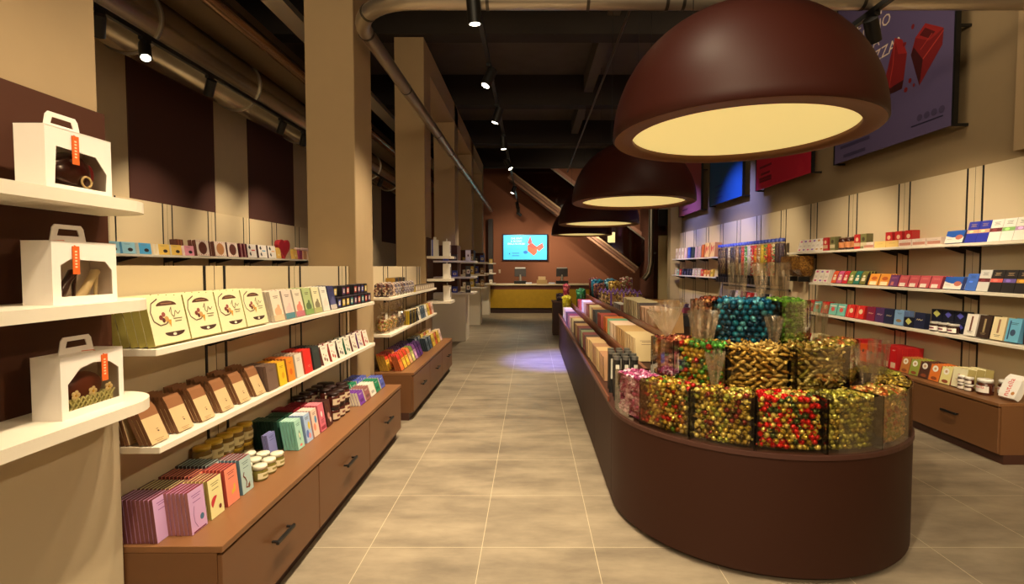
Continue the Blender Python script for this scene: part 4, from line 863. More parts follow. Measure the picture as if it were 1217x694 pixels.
for key, y in (('ochre', 8.29), ('ochre', 8.88), ('palebox', 9.63), ('palebox', 9.86)): put(key, XF, y, ZF, 'E', 1, .12, W)
e = empty('heart_box', (XF-.1, 8.58, ZF+.002), (0, 0, PI/2)); tag(e, 'dark red heart-shaped gift box standing on the striped wall shelf', 'gift box')
hp = [(.016*16*math.sin(t)**3*.7, .016*(13*math.cos(t)-5*math.cos(2*t)-2*math.cos(3*t)-math.cos(4*t))*.7+.19) for t in [i*2*PI/40 for i in range(40)]]
k = MB(); k.prism(hp, -.04, .04, col(140, 20, 34, .5), mx=UP); k.build('box_body', e)
k = MB(); k.prism([(x*1.04, (y-.19)*1.04+.19) for x, y in hp], .02, .05, col(160, 26, 40, .45), mx=UP); k.build('lid', e)
for i, (y, c) in enumerate(((9.1, (150, 60, 90)), (9.28, (206, 150, 110)), (9.44, (220, 190, 160)))):
    e = empty('wrapped_gift', (XF-.08, y, ZF)); tag(e, ('purple', 'peach', 'pale cream')[i]+' gift with a ruffled bow on the striped wall shelf', 'gift')
    MB().rbox(-.06, .06, -.07, .07, 0, .16, col(*c), .006).build('wrapping', e)
    k = MB(); 
    for a in range(6): k.ball((.02*math.cos(a), .045*math.sin(a), .19), .034, col(200, 170, 160, .4), 8, 5, (1, 1, .9))
    k.build('bow', e)
# ------------------------------------------------------------------ second bay
W = 'the second low drawer cabinet'
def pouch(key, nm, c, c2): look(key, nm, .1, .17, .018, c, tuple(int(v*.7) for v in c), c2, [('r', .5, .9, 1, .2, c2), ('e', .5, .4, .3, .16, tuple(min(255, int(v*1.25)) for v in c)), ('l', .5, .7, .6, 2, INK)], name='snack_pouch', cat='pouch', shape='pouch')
pouch('p1', 'orange-yellow pouch', (232, 176, 60), (206, 60, 30)); pouch('p2', 'peach pouch', (226, 170, 120), (220, 120, 60)); pouch('p3', 'cream and green pouch', (214, 206, 130), (120, 140, 60)); pouch('p4', 'violet pouch', (90, 50, 120), (70, 36, 96)); pouch('p5', 'lilac pouch', (190, 140, 190), (120, 60, 130)); pouch('p6', 'red-orange pouch', (220, 110, 50), (200, 40, 30))
seq = ['p6', 'p1', 'p1', 'p2', 'p3', 'p5', 'p4', 'p4']
for i, key in enumerate(seq): put(key, -1.27, 4.9+.125*i, ZC, 'E', 3, .35, W)
for i, key in enumerate(['p1', 'p6', 'p2', 'p5', 'p5', 'p4', 'p4', 'p4']): put(key, -1.4, 4.9+.125*i, ZC, 'E', 4, .3, W)
def bk(key, nm, c, s): look(key, nm, .12, .16, .02, c, s, (226, 214, 180), [('r', .5, .5, .7, .3, tuple(int(v*.7) for v in c)), ('l', .5, .86, .6, 2, (240, 230, 210))], name='bar_pack')
bk('k1', 'slate blue bar pack', (70, 92, 110), (50, 66, 80)); bk('k2', 'golden yellow bar pack', (220, 186, 60), (170, 130, 40)); bk('k3', 'rust orange bar pack', (200, 90, 50), (226, 200, 120)); bk('k4', 'pale pink bar pack', (226, 190, 180), (230, 210, 150)); bk('k5', 'white and black bar pack', (226, 218, 200), (40, 36, 34)); bk('k6', 'black and yellow bar pack', (40, 34, 30), (210, 180, 40))
for i, key in enumerate(['k1', 'k1', 'k2', 'k3', 'k2', 'k4']): put(key, -1.25, 6.06+.17*i, ZC, 'E', 3, .25, W); put(key, -1.38, 6.06+.17*i, ZC, 'E', 4, .25, W)
W = "the second bay's lower shelf"
for i, key in enumerate(['k5', 'k1', 'k1', 'k5', 'k2', 'k3', 'k4']): put(key, -1.375, 6.15+.135*i, ZL, 'E', 4, .2, W)
for i in range(3):
    for lv in range(2): put('blk' if False else 'k6', -1.375, 5.66+.145*i, ZL, 'E', 3, 0, W) if lv == 0 else None
def cello_bag(x, y, z, r, h, fill, label, where, seed=0, tagc=None):
    rnd = random.Random(seed); e = empty('cellophane_bag', (x, y, z)); tag(e, label, 'gift bag', f'cellophane gift bags on {where}')
    n = 16; prof = [(.02, .002), (r*.92, .004), (r, h*.25), (r*.9, h*.5), (r*.3, h*.66), (r*.16, h*.7), (r*.45, h*.85), (r*.75, h)]
    vs = [((rr*(1+(.14 if i % 2 else -.1)*(zz > h*.5)+rnd.uniform(-.05, .05))*math.cos(2*PI*i/n)), (rr*(1+(.14 if i % 2 else -.1)*(zz > h*.5))*math.sin(2*PI*i/n)), zz) for rr, zz in prof for i in range(n)]
    k = MB(); k.add(vs, [(a*n+i, a*n+(i+1)%n, (a+1)*n+(i+1)%n, (a+1)*n+i) for a in range(len(prof)-1) for i in range(n)], CELLO2); k.build('wrapper', e)
    k = MB(); k.ball((0, 0, h*.28), r*.8, fill, 12, 8, (1, 1, (h*.26)/(r*.8))); k.build('sweet_filling', e)
    k = MB(); k.cyl((0, 0, h*.655), (0, 0, h*.7), r*.22, col(*(tagc or (200, 170, 90)), .4), 10); k.build('tie', e)
    if tagc: k = MB(); k.box(r*.5, r*.505+.002, -r*.5, r*.5, h*.45, h*.68, col(236, 228, 214)); k.build('gift_tag', e)
fills = [mix('fill_a', [(70, 46, 40), (190, 170, 140), (120, 60, 50), (60, 60, 80)], 60), mix('fill_b', [(200, 150, 60), (110, 120, 40), (150, 60, 40), (226, 210, 170)], 50), mix('fill_c', [(120, 110, 150), (220, 210, 200), (60, 50, 70), (160, 140, 90)], 60)]
for i in range(5): cello_bag(-1.47, 4.9+.16*i, ZL, .072, .3-(i % 2)*.04, fills[1 if i < 3 else 0], ('tall', 'shorter', 'middle', 'slim', 'small')[i]+' clear bag of mixed sweets in the second bay', 'the lower shelf', i, (236, 220, 200) if i in (0, 3) else None)
W = "the second bay's upper shelf"
look('pebble', 'clear pack of speckled sweets', .11, .14, .09, (120, 96, 80), (110, 86, 76), (150, 130, 120), [('r', .5, .55, .9, .8, (0, 0, 0))], name='sweet_pack', cat='packet')
def pack(key, nm, m, w=.1, h=.14, t=.07):
    def mk():
        k = MB(); n = 8; vs = []
        for j, (zz, tt) in enumerate(((0, .5), (.02, .9), (h*.5, 1), (h*.85, .8), (h, .06))): vs += [(-w/2, -t/2*tt, zz), (w/2, -t/2*tt, zz), (w/2, t/2*tt, zz), (-w/2, t/2*tt, zz)]
        k.add(vs, [(4*j+i, 4*j+(i+1)%4, 4*j+4+(i+1)%4, 4*j+4+i) for j in range(4) for i in range(4)]+[(3, 2, 1, 0), (16, 17, 18, 19)], m); return k.build('sweet_packet')
    return mk, nm
for i in range(9):
    nm, m = (('speckled brown sweet packet', fills[0]), ('speckled pastel sweet packet', fills[2]), ('golden sweet packet', mix('fill_d', [(190, 150, 120), (90, 60, 50), (226, 200, 170)], 70)))[(0, 2, 1, 1, 0, 1, 1, 1, 1)[i]]
    mk, _ = pack('', nm, m); hh = 1
    for j in range(1 if i in (4, 5, 6, 7, 8) else 2):
        o = placed('pk'+nm, mk, (-1.42-.085*j, 4.9+.118*i, ZU+.0005), (0, 0, PI/2), 'packet'); note(o, nm, W, j == 0)
look('lowgold', 'low gold-edged carton', .12, .07, .1, (170, 150, 130), (200, 170, 70), (60, 50, 50), [('r', .5, .5, .5, .5, (226, 214, 190))])
for i in range(9): put('lowgold', -1.375, 5.97+.128*i, ZU, 'E', 1, 0, W)
look('cap', 'black and gold flat tin', .13, .035, .1, (40, 34, 30), (190, 150, 60), (70, 56, 40), [], name='flat_tin', cat='tin')
for i in range(3):
    for j in range(5): put('cap', -1.475, 5.45+.15*i, ZU+.0355*j, 'E', 1, 0, W)
# ------------------------------------------------------------------ pillar goods down the aisle
Wd = col(244, 238, 228, .45)
def mini(x, y, z, nm, label, w=.14, h=.2, d=.1, rot=0, c=(238, 230, 218), dec=(), group=None):
    e = empty(nm, (x, y, z+.0005), (0, 0, rot)); tag(e, label, 'gift box', group)
    k = MB(); k.rbox(-w/2, w/2, -d/2, d/2, 0, h, col(*c, .5), .003); decals(k, w, h, -d/2, dec); k.build('carton', e)
    k = MB(); k.box(-w*.2, w*.2, -.002, .002, h, h+.04, col(*c, .5)); k.build('handle', e)
WIN = [('r', .62, .5, .4, .55, (60, 36, 30))]
for (y, z, l) in ((7.38, 1.655, 'top'), (7.38, 1.325, 'middle'), (7.4, 1.0, 'bottom')):
    mini(-1.25, y, z, 'gift_box', f'white windowed gift box on the {l} shelf of the second pillar', .14, .22, .1, PI/2, dec=WIN)
mini(-1.41, 7.3, 1.655, 'gift_box', 'tall striped gift box by the second pillar, on its top shelf', .1, .24, .08, 0, (226, 220, 210), [('r', .2, .5, .2, 1, (40, 70, 190))])
for i, (yb, nth) in enumerate(((9.98, 'third'), (12.8, 'fourth'), (15.5, 'fifth'))):
    for z, l in ((1.62, 'top'), (1.305, 'middle'), (.99, 'bottom')):
        y = yb-.19
        for q, x in enumerate((-1.68, -1.5, -1.24)):
            c = ((52, 40, 36), (150, 110, 60), (226, 214, 196), (60, 70, 160), (206, 170, 60))[(q*2+i+len(l)) % 5]
            lb = f'{("dark", "amber", "cream", "blue", "yellow")[(q*2+i+len(l)) % 5]} gift carton on the {l} shelf of the {nth} pillar, {("wall side", "central", "aisle side")[q]}'
            e = empty('gift_carton', (x, y, z+.0005), (0, 0, .15*(q-1))); tag(e, lb, 'gift box')
            hh = (.16, .11, .2)[(q+i) % 3]; k = MB(); k.rbox(-.05, .05, -.035, .035, 0, hh, col(*c, .45), .003); decals(k, .1, hh, -.035, [('r', .5, .5, .6, .4, (226, 210, 180)), ('e', .5, .5, .14, .12, (90, 50, 40))]); k.build('carton', e)
            k = MB(); k.rbox(-.052, .052, -.037, .037, hh, hh+.012, col(*[int(v*.8) for v in c], .4), .002); k.build('lid', e)
# ------------------------------------------------------------------ right wall goods
DEF[0] = 'confection_box'
XR = 3.79
W = "the right wall's top shelf"; Z = 1.7052
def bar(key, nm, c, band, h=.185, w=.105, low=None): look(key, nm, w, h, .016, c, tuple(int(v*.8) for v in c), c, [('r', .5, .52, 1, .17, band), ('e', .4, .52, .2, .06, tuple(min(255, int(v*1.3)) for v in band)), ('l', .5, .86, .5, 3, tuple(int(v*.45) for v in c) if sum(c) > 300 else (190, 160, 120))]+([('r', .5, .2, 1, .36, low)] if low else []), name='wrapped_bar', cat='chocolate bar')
bar('olivebar', 'olive gold tall bar', (176, 150, 30), (90, 40, 30)); bar('wlil', 'white bar with lilac band', (236, 232, 222), (190, 150, 190)); bar('wgre', 'white bar with green band', (236, 232, 222), (140, 190, 110)); bar('wbro', 'white bar with brown band', (236, 232, 222), (110, 50, 50)); bar('blu', 'royal blue bar with peach band', (50, 60, 170), (226, 170, 130))
for i, key in enumerate(('olivebar', 'olivebar', 'wlil', 'wgre', 'wbro', 'blu', 'blu')): put(key, XR, 3.75-.1+.108*i, Z, 'W', 4, .25, W)
look('bluew', 'blue and white wide box', .19, .115, .03, (232, 226, 216), (60, 70, 120), (40, 60, 140), [('p', [(0, 1), (1, 1), (1, .45), (.4, .45), (0, .6)], (40, 90, 180)), ('e', .75, .45, .2, .2, (190, 110, 90)), ('l', .25, .3, .3, 1, (90, 70, 70))])
put('bluew', XR, 4.47, Z, 'W', 3, .3, W)
look('flat', 'flat maroon-topped sweet tin', .17, .07, .085, (226, 206, 190), (206, 180, 160), (120, 40, 50), [('r', .5, .35, .9, .4, (190, 130, 110)), ('l', .5, .7, .5, 1, INK)], name='flat_tin', cat='tin')
look('flaty', 'flat yellow-sided sweet tin', .17, .07, .085, (236, 200, 120), (220, 180, 100), (140, 60, 60), [('l', .5, .6, .5, 1, INK)], name='flat_tin', cat='tin')
for i, key in enumerate(('flat', 'flat', 'flat', 'flaty', 'flaty', 'flat')): put(key, XR, 4.68+.18*i, Z, 'W', 1, 0, W)
look('redcan', 'red patterned tin', .1, .17, .078, (190, 40, 40), (160, 36, 36), (190, 150, 90), [('r', .5, .3, 1, .25, (206, 170, 130)), ('e', .5, .65, .25, .14, (226, 190, 150))], name='gift_tin', cat='tin')
look('olcan', 'olive patterned tin', .1, .17, .078, (120, 116, 70), (96, 92, 56), (160, 150, 110), [('r', .5, .3, 1, .25, (206, 190, 150)), ('e', .5, .65, .25, .14, (70, 60, 40))], name='gift_tin', cat='tin')
for i, key in enumerate(('redcan', 'redcan', 'redcan', 'olcan', 'redcan')): put(key, XR+.095 if i < 3 else XR, (5.0, 5.14, 5.28, 5.55, 5.66)[i]+.12, Z, 'W', 1, 0, W)
jar_kind('brownj', 'dark brown jar with amber band', .05, .15, (60, 30, 22), (90, 60, 40), (190, 120, 70), name='spread_jar')
for i in range(3): jar('brownj', XR+.05, 5.88+.115*i, Z, 'W', W)
put('olcan', XR, 6.25, Z, 'W', 1, 0, W); put('redcan', XR, 6.4, Z, 'W', 1, 0, W)
for i, (key, nm, b) in enumerate((('v1', 'white card box with pink top', (200, 80, 130)), ('v2', 'white card box with lilac top', (140, 100, 180)), ('v3', 'white card box with gold top', (200, 150, 80)))):
    look(key, nm, .1, .17, .02, (232, 220, 206), (206, 196, 180), b, [('r', .5, .85, .5, .14, b), ('l', .5, .5, .6, 3, (150, 130, 130)), ('r', .5, .15, .5, .12, b)])
for i, key in enumerate(('v3', 'v3', 'v2', 'v1', 'v2', 'v1')): put(key, XR, 6.5+.105*i, Z, 'W', 3, .25, W)
W = "the right wall's second shelf"; Z = 1.2902
bar('dk1', 'black bar with wine band', (46, 42, 42), (110, 30, 40)); bar('dk2', 'black bar with gold band', (46, 42, 42), (190, 140, 60)); bar('dk3', 'black bar with violet band', (46, 42, 42), (110, 90, 160)); bar('dk4', 'black bar with coral band', (46, 42, 42), (220, 100, 90)); bar('gr', 'grey-white bar with wine band', (206, 204, 198), (96, 34, 40))
bar('azure', 'azure bar with dark diamond', (70, 110, 200), (70, 110, 200), .15)
for i, key in enumerate(('dk2', 'dk1', 'dk2', 'dk3', 'dk4', 'gr', 'azure')): put(key, XR, 3.62+.11*i, Z, 'W', 4, .25, W)
put('bluew', XR, 4.47, Z, 'W', 3, .3, W)
look('redfl', 'rose-red flowered box with white foot', .125, .12, .025, (196, 84, 92), (120, 50, 56), (130, 40, 56), [('r', .45, .18, .6, .3, (232, 220, 206)), ('l', .5, .8, .7, 3, (226, 150, 140))]); look('purfl', 'purple flowered box', .125, .12, .025, (110, 60, 110), (80, 40, 80), (90, 50, 90), [('r', .4, .25, .3, .3, (200, 120, 110)), ('l', .5, .8, .7, 3, (190, 130, 150))])
look('orafl', 'orange box with cream foot', .15, .13, .025, (226, 150, 60), (150, 90, 50), (190, 110, 50), [('r', .5, .18, .7, .3, (236, 220, 180)), ('e', .5, .6, .3, .16, (190, 90, 40))])
for i, key in enumerate(('redfl', 'redfl', 'redfl', 'redfl', 'purfl')): put(key, XR, 4.66+.135*i, Z, 'W', 4, .3, W)
for i in range(2): put('orafl', XR, 5.34+.165*i, Z, 'W', 4, .3, W)
for i, (key, nm, c) in enumerate((('q1', 'olive green slanted pack', (110, 106, 50)), ('q2', 'teal green slanted pack', (40, 110, 96)), ('q3', 'moss green slanted pack', (120, 130, 60)), ('q4', 'red slanted pack', (190, 44, 56)), ('q5', 'pink slanted pack', (200, 90, 130)), ('q6', 'orange-red slanted pack', (220, 90, 50)))):
    look(key, nm, .1, .16, .03, c, (50, 40, 36), c, [('r', .5, .45, .55, .3, (226, 210, 180)), ('e', .5, .75, .2, .1, (236, 226, 200))], name='snack_pouch', cat='pouch', shape='pouch'); put(key, XR, 5.68+.108*i, Z, 'W', 3, .3, W)
for i in range(3): put(('v1', 'v2', 'v1')[i], XR, 6.4+.11*i, Z, 'W', 3, .25, W)
W = "the right wall's third shelf"; Z = .8922
look('biscuit1', 'light blue tall biscuit bag', .11, .19, .06, (110, 180, 214), (80, 130, 160), None or (90, 150, 180), [('l', .5, .8, .6, 2, (30, 40, 60)), ('e', .5, .4, .2, .14, (60, 80, 110)), ('r', .2, .5, .1, .8, (40, 70, 110))]); look('biscuit2', 'cream tall biscuit bag', .11, .19, .06, (230, 214, 170), (190, 170, 130), (220, 204, 160), [('r', .5, .6, .16, .6, (150, 110, 80)), ('l', .5, .2, .5, 2, INK)])
look('biscuit3', 'dark brown tall biscuit bag', .11, .19, .06, (60, 44, 36), (44, 32, 28), (60, 44, 36), [('r', .5, .55, .16, .6, (170, 150, 110)), ('l', .5, .2, .5, 2, (150, 130, 100))]); look('biscuit4', 'white tall biscuit bag', .11, .19, .06, (232, 226, 214), (190, 180, 170), (220, 214, 204), [('r', .5, .55, .16, .7, (110, 60, 40)), ('l', .5, .2, .5, 2, INK)])
look('teal', 'dark teal large carton', .16, .19, .1, (24, 70, 80), (18, 50, 60), (30, 60, 66), [('l', .5, .7, .6, 3, (60, 120, 130))]); look('wine', 'dark wine large carton', .16, .19, .1, (54, 24, 26), (44, 20, 22), (60, 40, 36), [('l', .5, .7, .6, 3, (110, 70, 60))])
put('teal', XR+.03, 3.57, Z, 'W', 1, .05, W); put('wine', XR+.03, 3.75, Z, 'W', 1, .05, W)
jar_kind('bluej', 'low jar with blue-grey label', .05, .075, (36, 28, 30), (24, 24, 28), (90, 104, 140), name='spread_jar')
jar_kind('whitej', 'dark jar with white label', .046, .09, (50, 26, 24), (196, 190, 180), (236, 230, 220), name='spread_jar', band=(120, 30, 60))
for i, key in enumerate(('biscuit1', 'biscuit2', 'biscuit3', 'biscuit4')): put(key, XR, 3.9+.125*i, Z, 'W', 2, .2, W)
for i in range(3): jar('whitej', XR+.03, 4.46+.1*i, Z, 'W', W)
look('navyb', 'navy gift box with yellow tag', .12, .1, .07, (30, 32, 50), (24, 26, 40), (30, 32, 46), [('p', [(.5, .95), (.85, .6), (.5, .25), (.15, .6)], (206, 206, 110))]); look('navyc', 'navy gift box with violet tag', .12, .1, .07, (30, 32, 50), (24, 26, 40), (30, 32, 46), [('p', [(.5, .9), (.8, .6), (.5, .3), (.2, .6)], (90, 90, 190))])
look('navyd', 'navy box with script lettering', .13, .155, .05, (34, 40, 70), (26, 30, 50), (30, 34, 50), [('c', [(.2, .5), (.3, .6), (.4, .5), (.5, .6), (.6, .5), (.8, .58)], .003, (206, 190, 150))]); look('lightb', 'light blue box with boat picture', .13, .155, .05, (130, 170, 214), (90, 110, 150), (120, 150, 190), [('e', .5, .3, .3, .1, (150, 120, 80)), ('l', .5, .8, .5, 2, (50, 60, 90))])
look('bordeaux', 'bordeaux box with script lettering', .13, .155, .05, (130, 36, 66), (100, 28, 50), (110, 34, 50), [('c', [(.2, .5), (.3, .6), (.4, .5), (.5, .6), (.6, .5), (.8, .58)], .003, (226, 190, 160))]); look('plum', 'plum box with script lettering', .13, .155, .05, (80, 50, 96), (60, 40, 76), (70, 44, 80), [('c', [(.2, .5), (.3, .6), (.4, .5), (.5, .6), (.6, .5), (.8, .58)], .003, (214, 190, 190))])
for i in range(3): put(('navyc', 'navyb', 'navyc')[i], XR+.085, 4.46+.13*i, Z, 'W', 1, 0, W); put(('navyc', 'navyc', 'navyb')[i], XR+.085, 4.46+.13*i, Z+.1015, 'W', 1, 0, W)
put('navyd', XR, 4.83, Z, 'W', 1, .1, W) ; put('navyb', XR, 4.96, Z, 'W', 1, .0, W); put('lightb', XR, 5.1, Z, 'W', 2, .1, W); put('navyd', XR, 5.245, Z, 'W', 2, .1, W); put('plum', XR, 5.385, Z, 'W', 2, .1, W); put('bordeaux', XR, 5.525, Z, 'W', 2, .1, W)
look('redgift', 'bright red gift box with round seal', .15, .15, .04, (206, 40, 36), (160, 30, 30), (190, 50, 40), [('e', .6, .55, .22, .2, (226, 200, 160)), ('r', .3, .5, .1, 1, (230, 120, 90))]); look('tealg', 'pale teal gift box', .15, .14, .04, (120, 190, 176), (90, 150, 140), (220, 220, 210), [('e', .5, .5, .25, .2, (220, 90, 80)), ('r', .5, .8, .8, .1, (236, 230, 214))])
for i, key in enumerate(('redgift', 'redgift', 'tealg', 'tealg', 'redgift', 'tealg', 'redgift')): put(key, XR, 5.72+.17*i, Z, 'W', 2, .2, W)
for i in range(10): put(('v1', 'redgift', 'bordeaux', 'v2', 'navyd')[i % 5], XR, 7.1+.26*i, Z, 'W', 2, .2, W)
W = "the right wall's cabinet top"; Z = .4682; XC = 3.62
for i, (key, nm, c) in enumerate((('n0', 'pale yellow almond box', (230, 220, 150)), ('n1', 'orange nut box with white disc', (220, 120, 50)), ('n2', 'dark brown nut box with white disc', (80, 50, 40)), ('n3', 'green nut box with white disc', (150, 160, 70)), ('n4', 'tan nut box with white disc', (190, 120, 60)))):
    look(key, nm, .11, .15, .024, c, (150, 90, 60), (190, 130, 90), [('e', .45, .74, .28, .19, (240, 234, 222)), ('e', .45, .74, .12, .08, (200, 160, 120)), ('e', .5, .16, .3, .1, (140, 70, 40))]); 
look('creambox', 'cream carton with red print', .14, .165, .07, (236, 228, 190), (176, 160, 100), (206, 196, 140), [('e', .45, .6, .1, .08, (200, 70, 60)), ('l', .45, .4, .4, 2, (190, 90, 80))])
put('creambox', XC-.0, 4.17, Z, 'W', 3, .15, W)
for i in range(5): put('n%d' % i, XC, 4.31+.118*i, Z, 'W', 6, .22, W)
look('redtall', 'red tall chocolate carton', .09, .22, .05, (206, 30, 34), (170, 26, 30), (180, 36, 36), [('r', .5, .2, .7, .25, (226, 190, 160)), ('c', [(.3, .85), (.4, .9), (.5, .85), (.7, .9)], .003, (240, 200, 190))]); look('orange2', 'orange carton with dark flower', .11, .19, .05, (222, 90, 36), (180, 60, 30), (200, 60, 40), [('e', .5, .6, .13, .09, (60, 24, 24))])
for i in range(3): put('redtall', XC, 4.93+.1*i, Z, 'W', 5, .06, W)
for i in range(2): put('orange2', XC, 5.25+.13*i, Z, 'W', 4, .06, W)
put('redtall', XC, 5.52, Z, 'W', 5, .06, W)
for i in range(7): put('creambox' if i % 3 == 0 else 'redgift', XC, 5.75+.2*i, Z, 'W', 2, .2, W)
for i in range(16): put(('redgift', 'bordeaux', 'v1', 'plum', 'creambox')[i % 5], XC, 7.3+.34*i, Z, 'W', 2, .2, W)
# hazelnut spread: bag and jars with their lettering
jar_kind('nut', 'white-lidded hazelnut spread jar', .056, .125, (74, 34, 22), (238, 234, 226), (238, 232, 222), name='spread_jar', lidh=.024)
def nutella(o):
    k = MB(); v, f = flat_text('nutella'); r = .0575
    k.add([(r*math.sin(x*.032/r), -r*math.cos(x*.032/r), .062+y*.032) for x, y, z in v], f, col(200, 24, 28, .5)); k.build('lettering', o)
o = jar('nut', XC+.06, 3.98, Z, 'W', W); nutella(o); jar('nut', XC+.18, 3.92, Z, 'W', W); 
jar_kind('mini', 'small white-labelled spread jar', .032, .058, (70, 36, 26), (236, 230, 220), (232, 222, 206), name='spread_jar')
for i in range(2):
    for lv in range(2): jar('mini', XC+.02, 4.08+.068*i, Z+lv*.0585, 'W', W)
e = empty('biscuit_bag', (XC+.05, 3.775, Z+.018), (-.5, 0, -PI/2+.15)); tag(e, 'white biscuit bag with red lettering leaning on the cabinet end', 'bag')
k = MB(); w, h, t = .12, .2, .06; vs = []
for zz, tt, ww in ((0, .8, .9), (.03, 1, 1), (h*.75, 1, 1), (h*.92, .5, .97), (h, .08, 1)): vs += [(-w/2*ww, -t/2*tt, zz), (w/2*ww, -t/2*tt, zz), (w/2*ww, t/2*tt, zz), (-w/2*ww, t/2*tt, zz)]
k.add(vs, [(4*j+i, 4*j+(i+1)%4, 4*j+4+(i+1)%4, 4*j+4+i) for j in range(4) for i in range(4)]+[(3, 2, 1, 0), (16, 17, 18, 19)], col(238, 234, 228, .45)); k.build('bag_body', e)
k = MB(); decals(k, w, h, -t/2-.0006, [('t', 'nutella', .45, .42, .055, PI/2, (206, 26, 30)), ('e', .8, .2, .1, .07, (190, 130, 70))]); k.build('lettering', e)
# beyond the candy tubes
W = 'the far right upper shelf'; Z = 1.7052
look('f1', 'cream patterned carton', .15, .26, .1, (226, 210, 190), (200, 180, 150), (220, 200, 180), [('e', .5, .5, .3, .2, (190, 150, 120))]); look('f2', 'blue carton', .2, .26, .08, (40, 70, 170), (30, 50, 120), (40, 60, 150), [('r', .5, .5, .5, .4, (70, 120, 210))]); look('f3', 'dark green carton', .2, .25, .08, (30, 50, 50), (24, 40, 40), (30, 50, 50), [('r', .5, .5, .7, .5, (50, 76, 76))]); look('f4', 'white and rose carton', .16, .25, .08, (226, 206, 200), (190, 150, 150), (220, 190, 190), [('r', .5, .5, .3, 1, (210, 150, 150))]); look('f5', 'orange carton', .14, .28, .08, (206, 100, 40), (170, 80, 40), (200, 100, 50), []); look('f6', 'large red and cream panettone box', .26, .3, .14, (226, 190, 130), (190, 130, 80), (210, 150, 90), [('p', [(.1, .1), (.5, .6), (.2, .9)], (200, 40, 40)), ('p', [(.6, .2), (.9, .8), (.6, .7)], (206, 50, 46))])
for key, y in (('f6', 10.4), ('f6', 10.72), ('f5', 10.98), ('f4', 11.2), ('f4', 11.42), ('f3', 11.66), ('f2', 11.93), ('f4', 12.2), ('f1', 12.45), ('f1', 12.68), ('f1', 12.95)): put(key, XR, y, Z, 'W', 1, .05, W)
W = 'the far right lower shelf'; Z = 1.2902
for i, key in enumerate(('k2', 'orafl', 'orafl', 'redgift', 'v3', 'v1', 'v3', 'navyd', 'navyd', 'navyc', 'navyd', 'redgift', 'tealg', 'v1')): put(key, XR, 10.42+.2*i, Z, 'W', 2, .1, W)
# tubes of loose sweets
tubes = [[(120, 96, 70), (70, 50, 40)], [(150, 120, 80), (90, 66, 50)], [(176, 146, 90), (110, 90, 60)], [(80, 50, 40), (50, 34, 30)], [(160, 130, 90), (206, 190, 150)], [(90, 70, 60), (50, 44, 44)], [(60, 40, 36), (96, 80, 70)], [(190, 160, 110), (150, 110, 70)], [(110, 90, 80), (70, 60, 60)], [(206, 60, 50), (232, 120, 80), (160, 30, 30)], [(90, 160, 50), (220, 220, 200), (50, 120, 40)], [(230, 226, 210), (206, 190, 190)], [(220, 50, 50), (240, 230, 210), (190, 30, 40)], [(236, 190, 50), (230, 140, 50), (220, 60, 50)], [(230, 220, 200), (190, 130, 80)], [(240, 210, 80), (220, 190, 60)], [(200, 60, 60), (230, 200, 90), (110, 150, 80)], [(190, 40, 30), (220, 90, 40)], [(90, 130, 80), (206, 60, 60), (230, 220, 190)], [(80, 50, 50), (60, 40, 60)], [(60, 50, 80), (90, 70, 90)]]
NT = ['dark cocoa', 'tan', 'golden beige', 'dark brown', 'pale beige', 'grey-brown', 'blackish', 'honey', 'dusty grey', 'coral red', 'green', 'white', 'red and white', 'yellow and orange', 'ivory', 'lemon yellow', 'multicoloured', 'brick red', 'green and red', 'plum', 'deep violet']
n = len(tubes)
for i, cs in enumerate(tubes):
    j = n-1-i; y = 7.62+(10.1-7.62)*i/(n-1); cs = tubes[j]
    e = empty('sweet_dispenser', (3.85, y, 1.15)); tag(e, f'clear tube dispenser of {NT[j]} sweets on the right wall', 'dispenser', 'tube dispensers on the right wall')
    MB().lathe([(.043, .2), (.043, .76)], ACRYL, 14).build('clear_tube', e)
    k = MB(); k.lathe([(0, .2), (.04, .2), (.04, .71), (0, .72)], mix('tube_%d' % j, cs, 45, .35), 12); k.build('sweet_column', e)
    MB().lathe([(.046, .74), (.046, .79), (0, .79)], col(50, 66, 150, .4), 14).build('cap', e)
    k = MB(); k.cyl((0, 0, .2), (0, 0, .14), .044, BLACK, 12, .03); k.box(-.075, 0, -.025, .025, .05, .15, col(36, 32, 28, .3)); k.cyl((-.06, 0, .1), (-.1, 0, .04), .018, ACRYL, 8); k.build('spout', e)
    MB().box(.043, .11, -.02, .02, .2, .24, BLACK).build('wall_clip', e)
for y in (7.6, 8.85):
    o = MB().box(3.93, 3.955, y-.06, y+1.28, 1.12, 1.15, BLACK).build('dispenser_rail'); tag(o, f'black rail carrying the {"first" if y < 8 else "second"} half of the sweet tubes', 'rail')
